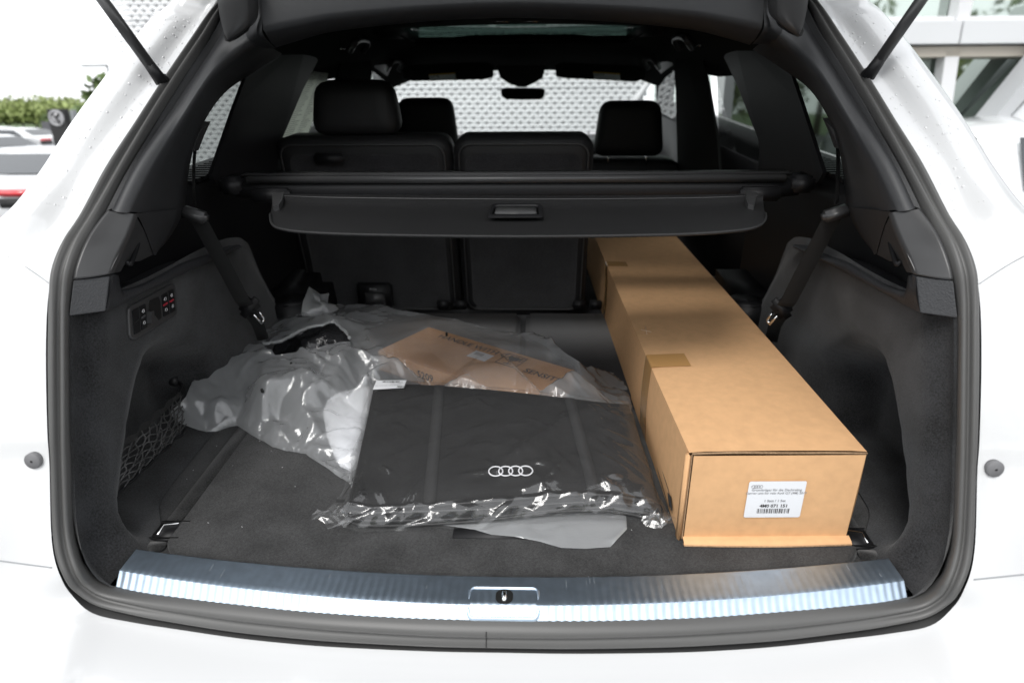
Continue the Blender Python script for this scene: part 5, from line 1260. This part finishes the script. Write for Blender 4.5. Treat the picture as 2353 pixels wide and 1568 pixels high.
# printed sticker on the film
lc_ = [surf(.012, .03), surf(.132, .028), surf(.126, .118), surf(.004, .12)]
lb2 = mesh('product_label', [p+Vector((0, 0, .0115)) for p in lc_], [(0, 3, 2, 1)], 'label', bb, False)
lx_ = (lc_[0]-lc_[1]).normalized(); ly_ = (lc_[2]-lc_[1]).normalized(); o0 = lc_[1]+Vector((0, 0, .0119))
def lt2(s, fx, fy, size): text(s, 'label_print', size, o0+lx_*fx+ly_*(-0+fy)*-1+Vector((0, 0, 0))+ly_*.0, tuple(lx_), tuple(-ly_), 'ink', bb)
W2 = (lc_[0]-lc_[1]).length; H2 = (lc_[2]-lc_[1]).length
for s_, f_, z_ in (('Dachgepäcktasche / Roof carrier bag', .72, .0035), ('1 Stück / 1 Piece', .52, .0035), ('4M0 071 156 F', .36, .004)):
    text(s_, 'label_print', z_, o0+lx_*W2*.1+ly_*H2*f_, tuple(lx_), tuple(-ly_), 'ink', bb)
bc = MB(); xx = .22
while xx < .78:
    w_ = random.choice((.012, .02, .03)); bc.add([o0+lx_*W2*a+ly_*H2*b for a, b in ((xx, .12), (xx+w_, .12), (xx+w_, .30), (xx, .30))], [(0, 1, 2, 3)]); xx += w_+random.choice((.015, .025))
bc.out('label_barcode', 'ink', bb, False)
rings(o0+lx_*W2*.12+ly_*H2*.88, tuple(lx_), tuple(ly_), .0022, .003, .0003, 'ink', bb)
# clear film over the bag
f1 = tin(17, 46, .35, 21); f2 = tin(45, 90, -.5, 22); f3 = tin(12, 30, .45, 23); f4 = tin(52, 34, .25, 24)
rgc = random.Random(5); CR = []
for _ in range(70):
    a_, b_ = rgc.random(), rgc.random()**.8; p = surf(min(.97, max(.03, a_)), min(.97, max(.03, b_))); an = rgc.choice((.5, .9, 2.2, 2.5, .2))+rgc.uniform(-.3, .3); L_ = rgc.uniform(.015, .06)
    CR.append((p.x, p.y, math.cos(an), math.sin(an), L_, rgc.uniform(.0022, .0058), rgc.uniform(.005, .012)))
def creases(x, y):
    h = 0
    for cx, cy, dx, dy, L_, hh, ww in CR:
        u = (x-cx)*dx+(y-cy)*dy
        if abs(u) > L_: continue
        v = abs(-(x-cx)*dy+(y-cy)*dx)
        if v < ww: h = max(h, hh*(1-v/ww)*(1-(u/L_)**2))
    return h
frows = []
for i in range(0, 141):
    s = i/140; row = []
    for t in np.linspace(0, 1, 110):
        p = surf(min(1, max(0, s)), t); amp = .35+.65*smooth01(t, .86, 1)+.25*smooth01(s, .8, 1)
        dz = .0035+.0026*amp*f3(p.x, p.y)+.0016*amp*f1(p.x, p.y)+.0006*amp*f2(p.x, p.y)
        dz += creases(p.x, p.y)*(.6+.8*smooth01(t, .5, 1))
        # the long taut fold from the emblem to the far right corner
        d_ = (s-(.52+.42*(1-t/.75)))*1.0; dz += .006*math.exp(-(d_/.035)**2)*smooth01(t, .05, .2)*(1-smooth01(t, .68, .8))
        row.append(p+Vector((0, -.002*smooth01(t, .9, 1), max(dz, .0006)+.004)))
    ii = min(NS-1, int(round(s*(NS-1)))); last = row[-1]; fr2 = []
    for k in range(1, 22):
        u = k/21; b_ = rows[ii][28]; z = last.z+(.010-last.z)*u; p = Vector((last.x, last.y-.022*u**.8-.004*math.sin(u*math.pi), z))
        sc2 = .0095*f1(p.x*1.0+u*.05, u*.045)+.0075*f4(p.x+u*.02, u*.045)+.0018*f2(p.x, u*.06)
        p.y -= abs(sc2)*.6*math.sin(min(1, u*1.4)*math.pi*.5)+.003; p.z = max(.009, p.z+(abs(sc2)*.9+.002)*(1-u)+.0008); fr2.append(p)
    frows.append(row+fr2)
# left skirt of the sleeve with its flat welded seam
def skirt(side, dx, zend):
    out = []
    for k, (d_, z_) in enumerate(((.35, .75), (.7, .35), (1.0, .12), (1.25, .05))):
        r0 = frows[0] if side < 0 else frows[-1]; out.append([Vector((p.x+side*dx*d_*(1+.25*math.sin(j*.13)), p.y, .012+(p.z-.012)*z_+.0015*f2(p.x+d_*.1, p.y))) for j, p in enumerate(r0)])
    return out
allrows = skirt(-1, .026, .012)[::-1]+frows+skirt(1, .010, .012)
MB().grid(allrows).out('clear_sleeve', 'clear', bb)
# bunched film corners
def tuft(c, r, sd, nm='film_tuft'):
    rg = random.Random(sd); pts = []; V = [Vector(c)]; n = 16
    for ring_ in (1, 2, 3):
        for k in range(n):
            a = 2*math.pi*k/n; rr = r*ring_/3*(1+.25*rg.uniform(-1, 1)); V.append(Vector(c)+Vector((math.cos(a)*rr*1.2, math.sin(a)*rr*.7, rg.uniform(-.3, .7)*r*.35+.3*r*(1-ring_/3))))
    F = [(0, 1+k, 1+(k+1) % n) for k in range(n)]
    for q_ in (0, 1): F += [(1+q_*n+k, 1+(q_+1)*n+k, 1+(q_+1)*n+(k+1) % n, 1+q_*n+(k+1) % n) for k in range(n)]
    return mesh(nm, V, F, 'clear', bb, False)
tuft(at(775, 1185, Z=.016), .030, 1); tuft(at(1515, 1195, Z=.022), .022, 2)
# recycling print on the sleeve
rp = at(833, 1130, Z=.056); tp = MB(); tri_ = [rp+Vector((.010*math.cos(a), .010*math.sin(a), 0)) for a in (1.57, 3.66, 5.76, 1.57)]; tp.tube(tri_, .0007, 4); tp.out('recycling_mark', 'ink', bb)
text('PET', 'film_print', .006, rp+Vector((-.006, .012, 0)), (0, 1, 0), (-1, 0, 0), 'ink', bb)
text('Recycle please', 'film_print', .006, rp+Vector((-.010, -.006, 0)), (0, 1, 0), (-1, 0, 0), 'ink', bb)
rp2 = at(818, 1100, Z=.060); tp = MB(); tp.tube([rp2+Vector((.006*math.cos(a), .008*math.sin(a), 0)) for a in [k*.524 for k in range(13)]], .0007, 4); tp.tube([rp2+Vector((-.004, -.012, 0)), rp2+Vector((-.012, -.055, 0))], .0006, 4); tp.out('film_symbol', 'ink', bb)
MB().slab([rp2+Vector((x, y, 0)) for x, y in ((-.018, -.060), (-.004, -.060), (-.004, -.052), (-.018, -.052))], (0, 0, .0004)).out('film_symbol', 'ink', bb, False)
